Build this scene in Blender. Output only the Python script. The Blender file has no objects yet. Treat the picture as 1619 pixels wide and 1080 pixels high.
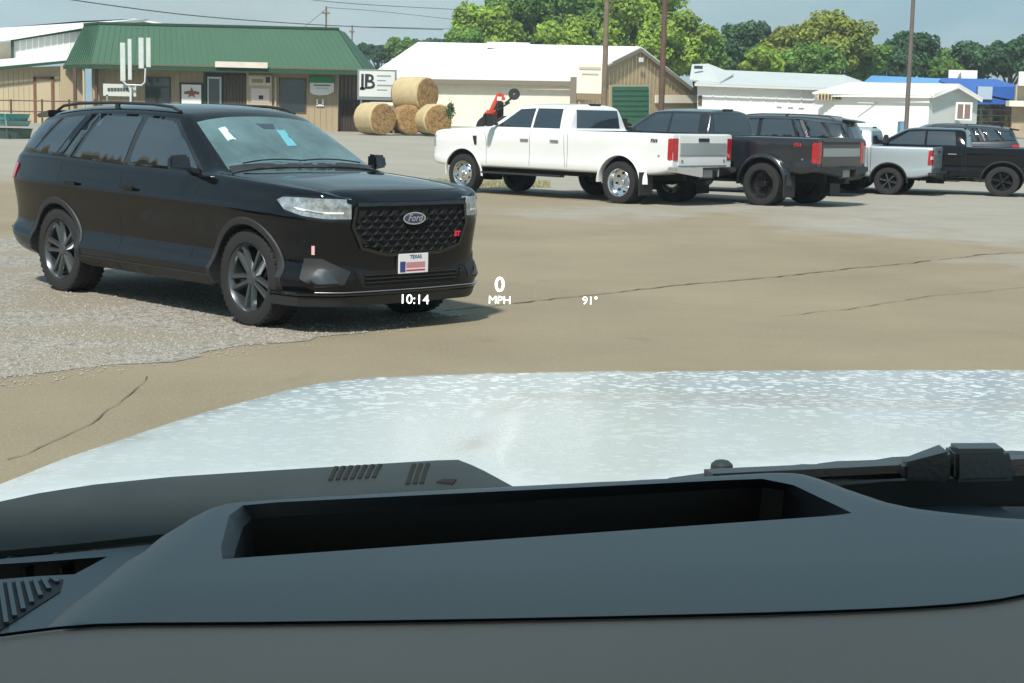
import bpy, bmesh, math, random
import numpy as np
from mathutils import Vector, Matrix
from mathutils.bvhtree import BVHTree
from mathutils.geometry import delaunay_2d_cdt
random.seed(7)
SC = bpy.context.scene
COL = SC.collection
R = math.radians

# ------------------------------------------------------------------ camera, sky, sun, exposure
EYE = 1.762
FPX, PITCH, ROLL = 2620.0, 0.1375, 0.0237
_cp, _sp = math.cos(PITCH), math.sin(PITCH)
_right, _up, _back = Vector((1, 0, 0)), Vector((0, _sp, _cp)), Vector((0, -_cp, _sp))
_r2 = _right*math.cos(ROLL) + _up*math.sin(ROLL)
_u2 = -_right*math.sin(ROLL) + _up*math.cos(ROLL)
cam_data = bpy.data.cameras.new('camera')
cam = bpy.data.objects.new('camera', cam_data); COL.objects.link(cam)
cam.matrix_world = Matrix(((_r2.x, _u2.x, _back.x, 0), (_r2.y, _u2.y, _back.y, 0), (_r2.z, _u2.z, _back.z, EYE), (0, 0, 0, 1)))
cam_data.sensor_width = 36; cam_data.lens = 36*FPX/1619
cam_data.clip_start = 0.05; cam_data.clip_end = 4000
SC.camera = cam

SUN_EL, SUN_AZ = 51.0, 196.0        # azimuth clockwise from +Y: the sun stands to the left, slightly behind the camera
world = bpy.data.worlds.new('World'); SC.world = world; world.use_nodes = True
nt = world.node_tree; nt.nodes.clear()
wo = nt.nodes.new('ShaderNodeOutputWorld'); bg = nt.nodes.new('ShaderNodeBackground')
sky = nt.nodes.new('ShaderNodeTexSky'); sky.sky_type = 'NISHITA'; sky.sun_disc = False
sky.sun_elevation = R(SUN_EL); sky.sun_rotation = R(SUN_AZ); sky.air_density = 1.2; sky.dust_density = 1.0; sky.ozone_density = 1.0
tc = nt.nodes.new('ShaderNodeTexCoord')
sep = nt.nodes.new('ShaderNodeSeparateXYZ'); nt.links.new(tc.outputs['Generated'], sep.inputs[0])
mx = nt.nodes.new('ShaderNodeMath'); mx.operation = 'MAXIMUM'; mx.inputs[1].default_value = 0.0; nt.links.new(sep.outputs['Z'], mx.inputs[0])
ad = nt.nodes.new('ShaderNodeMath'); ad.operation = 'ADD'; ad.inputs[1].default_value = 0.30; nt.links.new(mx.outputs[0], ad.inputs[0])
dv = nt.nodes.new('ShaderNodeVectorMath'); dv.operation = 'DIVIDE'
cb = nt.nodes.new('ShaderNodeCombineXYZ')
for k in range(3): nt.links.new(ad.outputs[0], cb.inputs[k])
nt.links.new(tc.outputs['Generated'], dv.inputs[0]); nt.links.new(cb.outputs[0], dv.inputs[1])
nz = nt.nodes.new('ShaderNodeTexNoise'); nz.inputs['Scale'].default_value = 0.85; nz.inputs['Detail'].default_value = 7; nz.inputs['Roughness'].default_value = 0.55
nz.inputs['Distortion'].default_value = 0.35
nt.links.new(dv.outputs[0], nz.inputs['Vector'])
cr = nt.nodes.new('ShaderNodeValToRGB'); cr.color_ramp.elements[0].position = 0.36; cr.color_ramp.elements[1].position = 0.64
cr.color_ramp.elements[0].color = (0.55, 0.55, 0.55, 1)
nt.links.new(nz.outputs['Fac'], cr.inputs[0])
# brighter and darker cloud bodies
nz2 = nt.nodes.new('ShaderNodeTexNoise'); nz2.inputs['Scale'].default_value = 2.3; nz2.inputs['Detail'].default_value = 5
nt.links.new(dv.outputs[0], nz2.inputs['Vector'])
cr2 = nt.nodes.new('ShaderNodeValToRGB'); cr2.color_ramp.elements[0].position = 0.35; cr2.color_ramp.elements[1].position = 0.68
cr2.color_ramp.elements[0].color = (3.9, 7.2, 9.2, 1); cr2.color_ramp.elements[1].color = (7.8, 10.3, 11.3, 1)
nt.links.new(nz2.outputs['Fac'], cr2.inputs[0])
mixc = nt.nodes.new('ShaderNodeMixRGB'); nt.links.new(cr.outputs[0], mixc.inputs[0])
nt.links.new(sky.outputs[0], mixc.inputs[1]); nt.links.new(cr2.outputs[0], mixc.inputs[2])
nt.links.new(mixc.outputs[0], bg.inputs[0]); bg.inputs[1].default_value = 0.062
nt.links.new(bg.outputs[0], wo.inputs[0])

sun_d = bpy.data.lights.new('sun', 'SUN'); sun_d.energy = 4.7; sun_d.angle = R(4); sun_d.color = (1.0, 0.955, 0.88)
sun = bpy.data.objects.new('sun', sun_d); COL.objects.link(sun)
_az = R(SUN_AZ)
_sv = Vector((math.sin(_az)*math.cos(R(SUN_EL)), math.cos(_az)*math.cos(R(SUN_EL)), math.sin(R(SUN_EL))))
sun.rotation_euler = _sv.to_track_quat('Z', 'Y').to_euler()
SC.view_settings.view_transform = 'Standard'; SC.view_settings.look = 'None'
SC.view_settings.exposure = 0.24; SC.view_settings.gamma = 1.0; SC.view_settings.use_curve_mapping = False
SC.cycles.max_bounces = 6; SC.cycles.caustics_reflective = False; SC.cycles.caustics_refractive = False
SC.cycles.use_denoising = True

# ------------------------------------------------------------------ placing helpers
def ray(px, py):
    a, b = px-809.5, py-540
    a, b = a*math.cos(ROLL)+b*math.sin(ROLL), -a*math.sin(ROLL)+b*math.cos(ROLL)
    return (_right*a/FPX - _up*b/FPX - _back)
def at(px, py, Y):
    d = ray(px, py); t = Y/d.y
    return Vector((d.x*t, Y, EYE+d.z*t))
def gz(y):
    return float(np.interp(y, [45, 87, 130, 300, 2500], [0, .55, .62, 1.0, 1.2]))
def G(px, py, z=0.0):
    d = ray(px, py); t = (z-EYE)/d.z
    return Vector((d.x*t, d.y*t, z))
def on_plane(px, py, a, b):           # z = a + b*y
    d = ray(px, py); t = (a-EYE)/(d.z-b*d.y)
    return Vector((d.x*t, d.y*t, EYE+d.z*t))

# ------------------------------------------------------------------ materials
def s2l(r, g, b):
    f = lambda c: (c/255/12.92) if c/255 <= .04045 else ((c/255+.055)/1.055)**2.4
    return (f(r), f(g), f(b))
MATS = {}
def mat(name, col, rough=.6, metal=0, coat=0, var=0, vscale=8, bump=0, bscale=60, spec=.5, emit=0, trans=0, ior=0, col2=None):
    if name in MATS: return MATS[name]
    m = bpy.data.materials.new(name); m.use_nodes = True; MATS[name] = m
    t = m.node_tree; p = t.nodes['Principled BSDF']
    p.inputs['Base Color'].default_value = (*col, 1); p.inputs['Roughness'].default_value = rough; p.inputs['Metallic'].default_value = metal
    p.inputs['Specular IOR Level'].default_value = spec
    if coat: p.inputs['Coat Weight'].default_value = coat; p.inputs['Coat Roughness'].default_value = .04
    if ior: p.inputs['IOR'].default_value = ior
    if emit: p.inputs['Emission Color'].default_value = (*col, 1); p.inputs['Emission Strength'].default_value = emit
    if trans: p.inputs['Transmission Weight'].default_value = trans
    tcn = t.nodes.new('ShaderNodeTexCoord')
    if var or col2:
        n = t.nodes.new('ShaderNodeTexNoise'); n.inputs['Scale'].default_value = vscale; n.inputs['Detail'].default_value = 6; n.inputs['Roughness'].default_value = .65
        t.links.new(tcn.outputs['Object'], n.inputs['Vector'])
        r = t.nodes.new('ShaderNodeValToRGB'); r.color_ramp.elements[0].position = .3; r.color_ramp.elements[1].position = .7
        if col2:
            r.color_ramp.elements[0].color = (*col2, 1); r.color_ramp.elements[1].color = (*col, 1)
        else:
            r.color_ramp.elements[0].color = (*[c*(1-var) for c in col], 1); r.color_ramp.elements[1].color = (*[min(1, c*(1+var)) for c in col], 1)
        t.links.new(n.outputs['Fac'], r.inputs[0]); t.links.new(r.outputs[0], p.inputs['Base Color'])
    if bump:
        n2 = t.nodes.new('ShaderNodeTexNoise'); n2.inputs['Scale'].default_value = bscale; n2.inputs['Detail'].default_value = 4
        t.links.new(tcn.outputs['Object'], n2.inputs['Vector'])
        bp = t.nodes.new('ShaderNodeBump'); bp.inputs['Strength'].default_value = bump; bp.inputs['Distance'].default_value = .01
        t.links.new(n2.outputs['Fac'], bp.inputs['Height']); t.links.new(bp.outputs[0], p.inputs['Normal'])
    return m

M_black = mat('black_car_paint', (.003, .0035, .005), .05, 0, 0, ior=1.44)
M_white = mat('white_car_paint', (.74, .75, .74), .3, 0, .8, var=.03, vscale=1.5)
M_grey = mat('charcoal_car_paint', (.011, .013, .016), .25, 0, .8)
M_silver = mat('silver_car_paint', (.38, .44, .47), .32, .25, .7)
M_navy = mat('dark_slate_car_paint', (.022, .03, .036), .3, 0, .8)
M_plas = mat('black_plastic', (.018, .019, .02), .55, bump=.1, bscale=300)
M_gloss = mat('gloss_black_trim', (.006, .006, .007), .12, 0, .5)
M_glass = mat('tinted_glass', (.020, .032, .042), .05, 0, 0, spec=.5, ior=2.0)
M_ws = mat('windscreen_glass', (.075, .13, .135), .04, 0, 0, spec=.5, ior=1.7, var=.5, vscale=1.6)
M_rub = mat('tyre_rubber', (.014, .014, .015), .8, bump=.4, bscale=90)
M_well = mat('wheel_well_liner', (.006, .006, .006), .9)
M_rimd = mat('dark_alloy', (.13, .145, .155), .25, .8)
M_rimk = mat('black_alloy', (.02, .02, .022), .35, .5)
M_rims = mat('polished_alloy', (.75, .77, .78), .18, 1.0)
M_chrome = mat('chrome', (.8, .81, .82), .12, 1)
M_steel = mat('brushed_steel', (.42, .44, .44), .35, .8)
M_lamp = mat('headlamp_lens', (.30, .34, .36), .08, .35, 1, var=.6, vscale=22)
M_red = mat('tail_lamp_red', (.36, .006, .012), .15, 0, 1, var=.35, vscale=14)
M_pink = mat('reversing_lamp_lens', (.75, .45, .45), .2, 0, 1)
M_wht = mat('white_print', (.78, .78, .76), .5)
M_ink = mat('black_print', (.015, .015, .02), .5)
M_inkr = mat('red_print', (.5, .02, .03), .5)
M_inkb = mat('blue_print', (.03, .05, .20), .5)
M_stick = mat('window_sticker', (.55, .80, .76), .5)
M_wsrefl = mat('pale_blue_reflection', (.12, .36, .42), .4)

# ------------------------------------------------------------------ object helpers
def tag(o, label=None, cat=None, group=None, kind=None):
    if label: o['label'] = label
    if cat: o['category'] = cat
    if group: o['group'] = group
    if kind: o['kind'] = kind
    return o
def empty(name, loc=(0, 0, 0), rz=0):
    o = bpy.data.objects.new(name, None); COL.objects.link(o); o.location = loc; o.rotation_euler = (0, 0, rz); o.empty_display_size = .2
    return o
def link(name, me, m, parent=None, loc=None, rot=None, kind=None, label=None):
    if m is not None and me is not None and len(me.materials) == 0: me.materials.append(m)
    o = bpy.data.objects.new(name, me); COL.objects.link(o)
    if parent: o.parent = parent
    if loc is not None: o.location = loc
    if rot is not None: o.rotation_euler = rot
    if kind: o['kind'] = kind
    if label: o['label'] = label
    return o
class MB:
    def __init__(s): s.v = []; s.f = []
    def add(s, vs, fs):
        n = len(s.v); s.v += [tuple(v) for v in vs]; s.f += [tuple(i+n for i in f) for f in fs]; return s
    def box(s, c, d, M=None):
        hx, hy, hz = d[0]/2, d[1]/2, d[2]/2
        vs = [Vector((x, y, z)) for x in (-hx, hx) for y in (-hy, hy) for z in (-hz, hz)]
        if M: vs = [M @ v for v in vs]
        vs = [v+Vector(c) for v in vs]
        return s.add(vs, [(0, 1, 3, 2), (4, 6, 7, 5), (0, 4, 5, 1), (2, 3, 7, 6), (0, 2, 6, 4), (1, 5, 7, 3)])
    def hexa(s, p):     # 8 corners: bottom 4 ccw, top 4 ccw
        return s.add(p, [(3, 2, 1, 0), (4, 5, 6, 7), (0, 1, 5, 4), (1, 2, 6, 5), (2, 3, 7, 6), (3, 0, 4, 7)])
    def bar(s, a, b, w, h=None, up=(0, 0, 1)):
        a, b = Vector(a), Vector(b); h = h or w; d = (b-a).normalized(); u = Vector(up)
        if abs(d.dot(u)) > .98: u = Vector((1, 0, 0))
        r = d.cross(u).normalized()*w/2; u = r.cross(d).normalized()*h/2
        return s.hexa([a-r-u, a+r-u, b+r-u, b-r-u, a-r+u, a+r+u, b+r+u, b-r+u])
    def tube(s, pts, r, seg=8, cap=True):
        pts = [Vector(p) for p in pts]; n = len(pts); rs = r if isinstance(r, (list, tuple)) else [r]*n
        vs = []; fs = []; prev = None
        for i, p in enumerate(pts):
            d = (pts[min(i+1, n-1)]-pts[max(i-1, 0)]).normalized()
            if prev is None:
                u = Vector((0, 0, 1)) if abs(d.z) < .9 else Vector((1, 0, 0)); x = d.cross(u).normalized()
            else: x = (prev-d*prev.dot(d)).normalized()
            prev = x; y = d.cross(x)
            for k in range(seg):
                a = 2*math.pi*k/seg; vs.append(p+(x*math.cos(a)+y*math.sin(a))*rs[i])
        for i in range(n-1):
            for k in range(seg):
                k2 = (k+1) % seg; fs.append((i*seg+k, i*seg+k2, (i+1)*seg+k2, (i+1)*seg+k))
        if cap: fs.append(tuple(range(seg))[::-1]); fs.append(tuple((n-1)*seg+k for k in range(seg)))
        return s.add(vs, fs)
    def prism(s, poly, n, c):         # planar polygon (3D points) extruded along vector
        poly = [Vector(p) for p in poly]; e = Vector(n); k = len(poly)
        vs = poly+[p+e for p in poly]
        fs = [tuple(range(k))[::-1], tuple(range(k, 2*k))]+[(i, (i+1) % k, k+(i+1) % k, k+i) for i in range(k)]
        return s.add(vs, fs)
    def lathe_y(s, prof, seg=40, closed=False):   # prof: (r, y) around the y axis
        vs = []; fs = []; n = len(prof)
        for k in range(seg):
            a = 2*math.pi*k/seg
            for r_, y in prof: vs.append((r_*math.cos(a), y, r_*math.sin(a)))
        m = n if closed else n-1
        for k in range(seg):
            k2 = (k+1) % seg
            for i in range(m):
                j = (i+1) % n; fs.append((k*n+i, k*n+j, k2*n+j, k2*n+i))
        return s.add(vs, fs)
    def mesh(s, name='mesh'):
        me = bpy.data.meshes.new(name); me.from_pydata(s.v, [], s.f)
        bm = bmesh.new(); bm.from_mesh(me); bmesh.ops.recalc_face_normals(bm, faces=bm.faces); bm.to_mesh(me); bm.free(); return me
    def build(s, name, m, parent=None, smooth=False, bev=0, **k):
        me = s.mesh(name)
        if bev:
            bm = bmesh.new(); bm.from_mesh(me)
            bmesh.ops.bevel(bm, geom=[e for e in bm.edges if e.is_manifold and e.calc_face_angle(0) > .5], offset=bev, segments=2, affect='EDGES', clamp_overlap=True)
            bm.to_mesh(me); bm.free()
        if smooth or bev: shade(me)
        return link(name, me, m, parent, **k)
def shade(me, ang=35):
    me.polygons.foreach_set('use_smooth', [True]*len(me.polygons))
    bm = bmesh.new(); bm.from_mesh(me)
    for e in bm.edges:
        if len(e.link_faces) == 2 and e.calc_face_angle(0) > R(ang): e.smooth = False
    bm.to_mesh(me); bm.free()
def B(): return MB()
def text_mesh(body, size, bold=0, ext=.0, name='lettering', shear=0, align='CENTER'):
    cu = bpy.data.curves.new(name, 'FONT'); cu.body = body; cu.size = size; cu.align_x = align; cu.align_y = 'CENTER'; cu.extrude = ext; cu.offset = bold; cu.shear = shear; cu.resolution_u = 3
    o = bpy.data.objects.new('tmp', cu); COL.objects.link(o)
    dg = bpy.context.evaluated_depsgraph_get(); me = bpy.data.meshes.new_from_object(o.evaluated_get(dg)); me.materials.clear()
    bpy.data.objects.remove(o); return me
def basis(loc, right, up):
    right, up = Vector(right).normalized(), Vector(up).normalized(); n = right.cross(up)
    return Matrix(((right.x, up.x, n.x, loc[0]), (right.y, up.y, n.y, loc[1]), (right.z, up.z, n.z, loc[2]), (0, 0, 0, 1)))
def put_text(body, size, m, parent, loc, right=(1, 0, 0), up=(0, 0, 1), name='lettering', **k):
    me = text_mesh(body, size, name=name, **k); o = link(name, me, m, parent); o.matrix_local = basis(loc, right, up); return o

def inside(p, poly):
    x, y = p; c = False; n = len(poly); j = n-1
    for i in range(n):
        xi, yi = poly[i][0], poly[i][1]; xj, yj = poly[j][0], poly[j][1]
        if (yi > y) != (yj > y) and x < (xj-xi)*(y-yi)/(yj-yi)+xi: c = not c
        j = i
    return c
def dense(poly, step, closed=True):
    out = []; n = len(poly)
    for i in range(n if closed else n-1):
        a, b = Vector(poly[i]), Vector(poly[(i+1) % n]); k = max(1, int((b-a).length/step))
        for q in range(k): out.append(a+(b-a)*q/k)
    if not closed: out.append(Vector(poly[-1]))
    return out
def fill(poly, step, holes=()):
    """triangulates a 2D polygon with interior points; returns verts2d, tris, list of boundary index loops"""
    loops = [dense([Vector((p[0], p[1])) for p in L], step) for L in [poly]+list(holes)]
    pts = []; edges = []; L0 = []
    for L in loops:
        s = len(pts); n = len(L); pts += L; edges += [(s+i, s+(i+1) % n) for i in range(n)]; L0.append((s, n))
    xs = [p[0] for p in loops[0]]; ys = [p[1] for p in loops[0]]
    bpts = np.array([(p[0], p[1]) for p in pts])
    x = min(xs)+step*.5; r = 0
    while x < max(xs):
        y = min(ys)+step*(.5 if r % 2 else .25)
        while y < max(ys):
            q = (x, y)
            if inside(q, loops[0]) and not any(inside(q, h) for h in loops[1:]) and np.min(np.hypot(bpts[:, 0]-x, bpts[:, 1]-y)) > step*.45: pts.append(Vector(q))
            y += step
        x += step*.87; r += 1
    res = delaunay_2d_cdt(pts, edges, [], 0, 1e-7, True)
    V, F, orig = res[0], res[2], res[3]
    tr = []
    for f in F:
        c = sum((V[i] for i in f), Vector((0, 0)))/len(f)
        if inside(c, loops[0]) and not any(inside(c, h) for h in loops[1:]): tr.append(tuple(f))
    mp = {}
    for i, o in enumerate(orig):
        for j in o: mp[j] = i
    bl = [[mp.get(s+i) for i in range(n)] for s, n in L0]
    return V, tr, bl

class Body:
    """body mesh with ray projection of trim onto it"""
    def __init__(s, me): s.me = me; bm = bmesh.new(); bm.from_mesh(me); s.t = BVHTree.FromBMesh(bm); bm.free()
    def hit(s, p, d):
        d = Vector(d).normalized(); h = s.t.ray_cast(Vector(p)-d*3.0, d)
        if h[0] is None:
            h = s.t.find_nearest(Vector(p))
            return h[0], h[1] if h[1].dot(d) < 0 else -h[1]
        return h[0], h[1]
    def patch(s, name, pts, d, m, parent, off=.004, step=.06, sink=.012, **k):
        d = Vector(d).normalized(); up = Vector((0, 0, 1)) if abs(d.z) < .9 else Vector((1, 0, 0))
        rx = d.cross(up).normalized(); uy = rx.cross(d)
        p2 = [(Vector(p).dot(rx), Vector(p).dot(uy)) for p in pts]
        dm = sum(Vector(p).dot(d) for p in pts)/len(pts); V, T, bl = fill(p2, step)
        outer = []; 
        for v in V:
            q, n = s.hit(rx*v[0]+uy*v[1]+d*dm, d); 
            if n.dot(d) > -.05: n = -d
            outer.append((q, n))
        vs = [q+n*off for q, n in outer]; N = len(vs); loop = [i for i in bl[0] if i is not None]
        vs += [outer[i][0]-outer[i][1]*sink for i in loop]
        fs = list(T); n = len(loop)
        for i in range(n): fs.append((loop[i], loop[(i+1) % n], N+(i+1) % n, N+i))
        return MB().add(vs, fs).build(name, m, parent, smooth=True, **k)
    def strip(s, name, pts, d, w, m, parent, off=.002, step=.05, h=.006, mirror=False, **k):
        for sg in ((1, -1) if mirror else (1,)):
            b = MB()
            P = [Vector((p[0], p[1]*sg, p[2])) for p in pts]; dd = Vector((d[0], d[1]*sg, d[2])).normalized()
            P = dense(P, step, False); hp = [s.hit(p, dd) for p in P]; n = len(P); vs = []
            for i in range(n):
                q, nn = hp[i]; t = (hp[min(i+1, n-1)][0]-hp[max(i-1, 0)][0]).normalized(); side = t.cross(nn).normalized()*w/2
                vs += [q-side-nn*.004, q-side+nn*(off+h*.3), q+side+nn*(off+h*.3), q+side-nn*.004]
            fs = []
            for i in range(n-1):
                for a in range(3): fs.append((i*4+a, i*4+a+1, i*4+4+a+1, i*4+4+a))
            fs += [(0, 1, 2, 3), ((n-1)*4+3, (n-1)*4+2, (n-1)*4+1, (n-1)*4)]
            b.add(vs, fs); o = b.build(name, m, parent, smooth=True, **k)
        return o

def loft(T, xs, prof):
    """T: column -> (xs, values); prof(dict)->half section"""
    vs = []; rings = []
    for x in xs:
        g = {k: float(np.interp(-x, [-a for a in v[0]], v[1])) for k, v in T.items()}
        h = prof(g, x); ring = [(x+g.get('dx', 0)*0, y, z) for y, z in h]+[(x, -y, z) for y, z in h[-2:0:-1]]
        rings.append(ring)
    n = len(rings[0]); vs = [p for r_ in rings for p in r_]; fs = []
    for i in range(len(rings)-1):
        for k in range(n): k2 = (k+1) % n; fs.append((i*n+k, i*n+k2, (i+1)*n+k2, (i+1)*n+k))
    fs += [tuple(range(n)), tuple((len(rings)-1)*n+k for k in range(n))[::-1]]
    return MB().add(vs, fs)
def carve(mb, paint, cutters, sub=2):
    me = mb.mesh('body'); me.materials.append(paint); me.materials.append(M_well)
    o = bpy.data.objects.new('tmp_body', me); COL.objects.link(o)
    md = o.modifiers.new('s', 'SUBSURF'); md.levels = sub; md.render_levels = sub
    cb_ = MB()
    for c in cutters:
        if c[0] == 'cyl':
            _, x, y0, y1, z, r = c; n = 40; vs = []
            for yy in (y0, y1): vs += [(x+r*math.cos(2*math.pi*k/n), yy, z+r*math.sin(2*math.pi*k/n)) for k in range(n)]
            cb_.add(vs, [tuple(range(n)), tuple(range(n, 2*n))[::-1]]+[(k, (k+1) % n, n+(k+1) % n, n+k) for k in range(n)])
        else: cb_.box(c[1], c[2])
    cme = cb_.mesh('cut'); cme.materials.append(M_well)
    co = bpy.data.objects.new('tmp_cut', cme); COL.objects.link(co)
    bo = o.modifiers.new('b', 'BOOLEAN'); bo.object = co; bo.operation = 'DIFFERENCE'; bo.solver = 'EXACT'; bo.material_mode = 'TRANSFER'
    bpy.context.view_layer.update(); dg = bpy.context.evaluated_depsgraph_get()
    out = bpy.data.meshes.new_from_object(o.evaluated_get(dg))
    bpy.data.objects.remove(o); bpy.data.objects.remove(co)
    shade(out, 32); return out

# ------------------------------------------------------------------ wheels
WCACHE = {}
def wheel_meshes(style, Rr, W):
    key = (style, Rr, W)
    if key in WCACHE: return WCACHE[key]
    ri = Rr*(.70 if style == 'twin' else .66 if style in ('dish', 'dishrear') else .62); h = W/2
    ty = MB().lathe_y([(ri, -h*.86), (ri*1.04, -h*.97), (ri+(Rr-ri)*.5, -h*1.03), (Rr*.965, -h*.95), (Rr*.99, -h*.82), (Rr, -h*.5), (Rr, -h*.28), (Rr*.98, -h*.26), (Rr*.98, -h*.2), (Rr, -h*.18), (Rr, h*.18), (Rr*.98, h*.2), (Rr*.98, h*.26), (Rr, h*.28), (Rr, h*.5), (Rr*.99, h*.82),
                      (Rr*.965, h*.95), (ri+(Rr-ri)*.5, h*1.03), (ri*1.04, h*.97), (ri, h*.86)], 56)
    # tread lugs round the shoulder
    for k in range(44):
        a = 2*math.pi*k/44
        for s in (-1, 1):
            M = Matrix.Rotation(-a, 3, 'Y')
            ty.box(M @ Vector((Rr*.992, s*h*.80, 0)), (Rr*.018, h*.30, Rr*.075), M)
    tme = ty.mesh('tyre'); shade(tme)
    rim = MB(); dark = MB()
    rim.lathe_y([(ri*.90, -h*.8), (ri*.90, h*.55), (ri*.955, h*.80), (ri*1.0, h*.93), (ri*1.015, h*.90), (ri*1.01, h*.7)], 56)
    dark.lathe_y([(0.001, h*.05), (ri*.9, h*.05), (ri*.9, 0), (0.001, 0)], 40)
    if style == 'twin':
        for k in range(5):
            a0 = 2*math.pi*(k+.25)/5
            for s in (-1, 1):
                for (o0, o1, w0, w1) in ((.42, .185, .050, .052),):
                    ai, ao = a0+s*o0, a0+s*o1
                    pi_, po = Vector((math.cos(ai)*ri*.18, h*.70, math.sin(ai)*ri*.18)), Vector((math.cos(ao)*ri*.95, h*.82, math.sin(ao)*ri*.95))
                    d = (po-pi_).normalized(); sd = d.cross(Vector((0, 1, 0))).normalized(); dn = Vector((0, -.03, 0))
                    rim.hexa([pi_-sd*w0/2+dn, pi_+sd*w0/2+dn, po+sd*w1/2+dn, po-sd*w1/2+dn, pi_-sd*w0/2*.5, pi_+sd*w0/2*.5, po+sd*w1/2*.5, po-sd*w1/2*.5])
        rim.lathe_y([(.001, h*.78), (ri*.16, h*.78), (ri*.22, h*.70), (ri*.24, h*.4)], 20)
    elif style in ('dish', 'dishrear'):
        if style == 'dish':
            rim.lathe_y([(.001, h*1.35), (ri*.20, h*1.35), (ri*.24, h*1.25), (ri*.25, h*.85), (ri*.45, h*.80), (ri*.62, h*.62), (ri*.80, h*.25), (ri*.9, h*.1)], 40)
            yh = h*.55; rr = ri*.68
        else:
            rim.lathe_y([(.001, h*.30), (ri*.22, h*.30), (ri*.26, h*.2), (ri*.28, -h*.55), (ri*.55, -h*.6), (ri*.78, -h*.35), (ri*.9, -h*.3)], 40)
            yh = -h*.42; rr = ri*.66
            dark = MB()
        for k in range(8):
            a = 2*math.pi*k/8; c = Vector((math.cos(a)*rr, yh, math.sin(a)*rr)); n = 10
            vs = [c+Vector((math.cos(t)*ri*.095, .012, math.sin(t)*ri*.095)) for t in [2*math.pi*q/n for q in range(n)]]
            dark.add(vs+[c+Vector((0, -.03, 0))], [tuple(range(n))]+[(q, (q+1) % n, n) for q in range(n)])  # dark plates stand in for the open hand holes
            a += .39; c = Vector((math.cos(a)*ri*.38, yh+h*.32, math.sin(a)*ri*.38)); rim.tube([c-Vector((0, .03, 0)), c+Vector((0, .035, 0))], .014, 6)
    else:   # six-spoke
        for k in range(6):
            a = 2*math.pi*(k+.3)/6; pi_, po = Vector((math.cos(a)*ri*.1, h*.62, math.sin(a)*ri*.1)), Vector((math.cos(a)*ri*.95, h*.75, math.sin(a)*ri*.95))
            d = (po-pi_).normalized(); sd = d.cross(Vector((0, 1, 0))).normalized(); dn = Vector((0, -.04, 0)); w0, w1 = ri*.22, ri*.30
            rim.hexa([pi_-sd*w0/2+dn, pi_+sd*w0/2+dn, po+sd*w1/2+dn, po-sd*w1/2+dn, pi_-sd*w0/2*.6, pi_+sd*w0/2*.6, po+sd*w1/2*.6, po-sd*w1/2*.6])
        rim.lathe_y([(.001, h*.78), (ri*.18, h*.78), (ri*.24, h*.6), (ri*.25, h*.3)], 20)
    rme = rim.mesh('rim'); shade(rme); dme = dark.mesh('brake_disc_or_holes') if dark.v else None
    WCACHE[key] = (tme, rme, dme); return WCACHE[key]
def wheel(parent, x, y, Rr, W, style, m_rim, rot=0):
    t, r_, d = wheel_meshes(style, Rr, W)
    key = ('r', style, Rr, m_rim.name)
    if key not in WCACHE: WCACHE[key] = r_.copy()
    r2 = WCACHE[key]
    w = link('wheel', t, M_rub, parent, (x, y, Rr), (0, rot, 0 if y > 0 else math.pi))
    link('rim', r2, m_rim, w)
    if d and style in ('dish',): link('hand_hole', d, M_well, w, kind='stuff')
    elif d: link('brake_disc_or_holes', d, M_well, w, **(dict(kind='stuff') if 'dish' in style else {}))  # on dishrear rims this holds only the dark hand-hole plates
    return w

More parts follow.
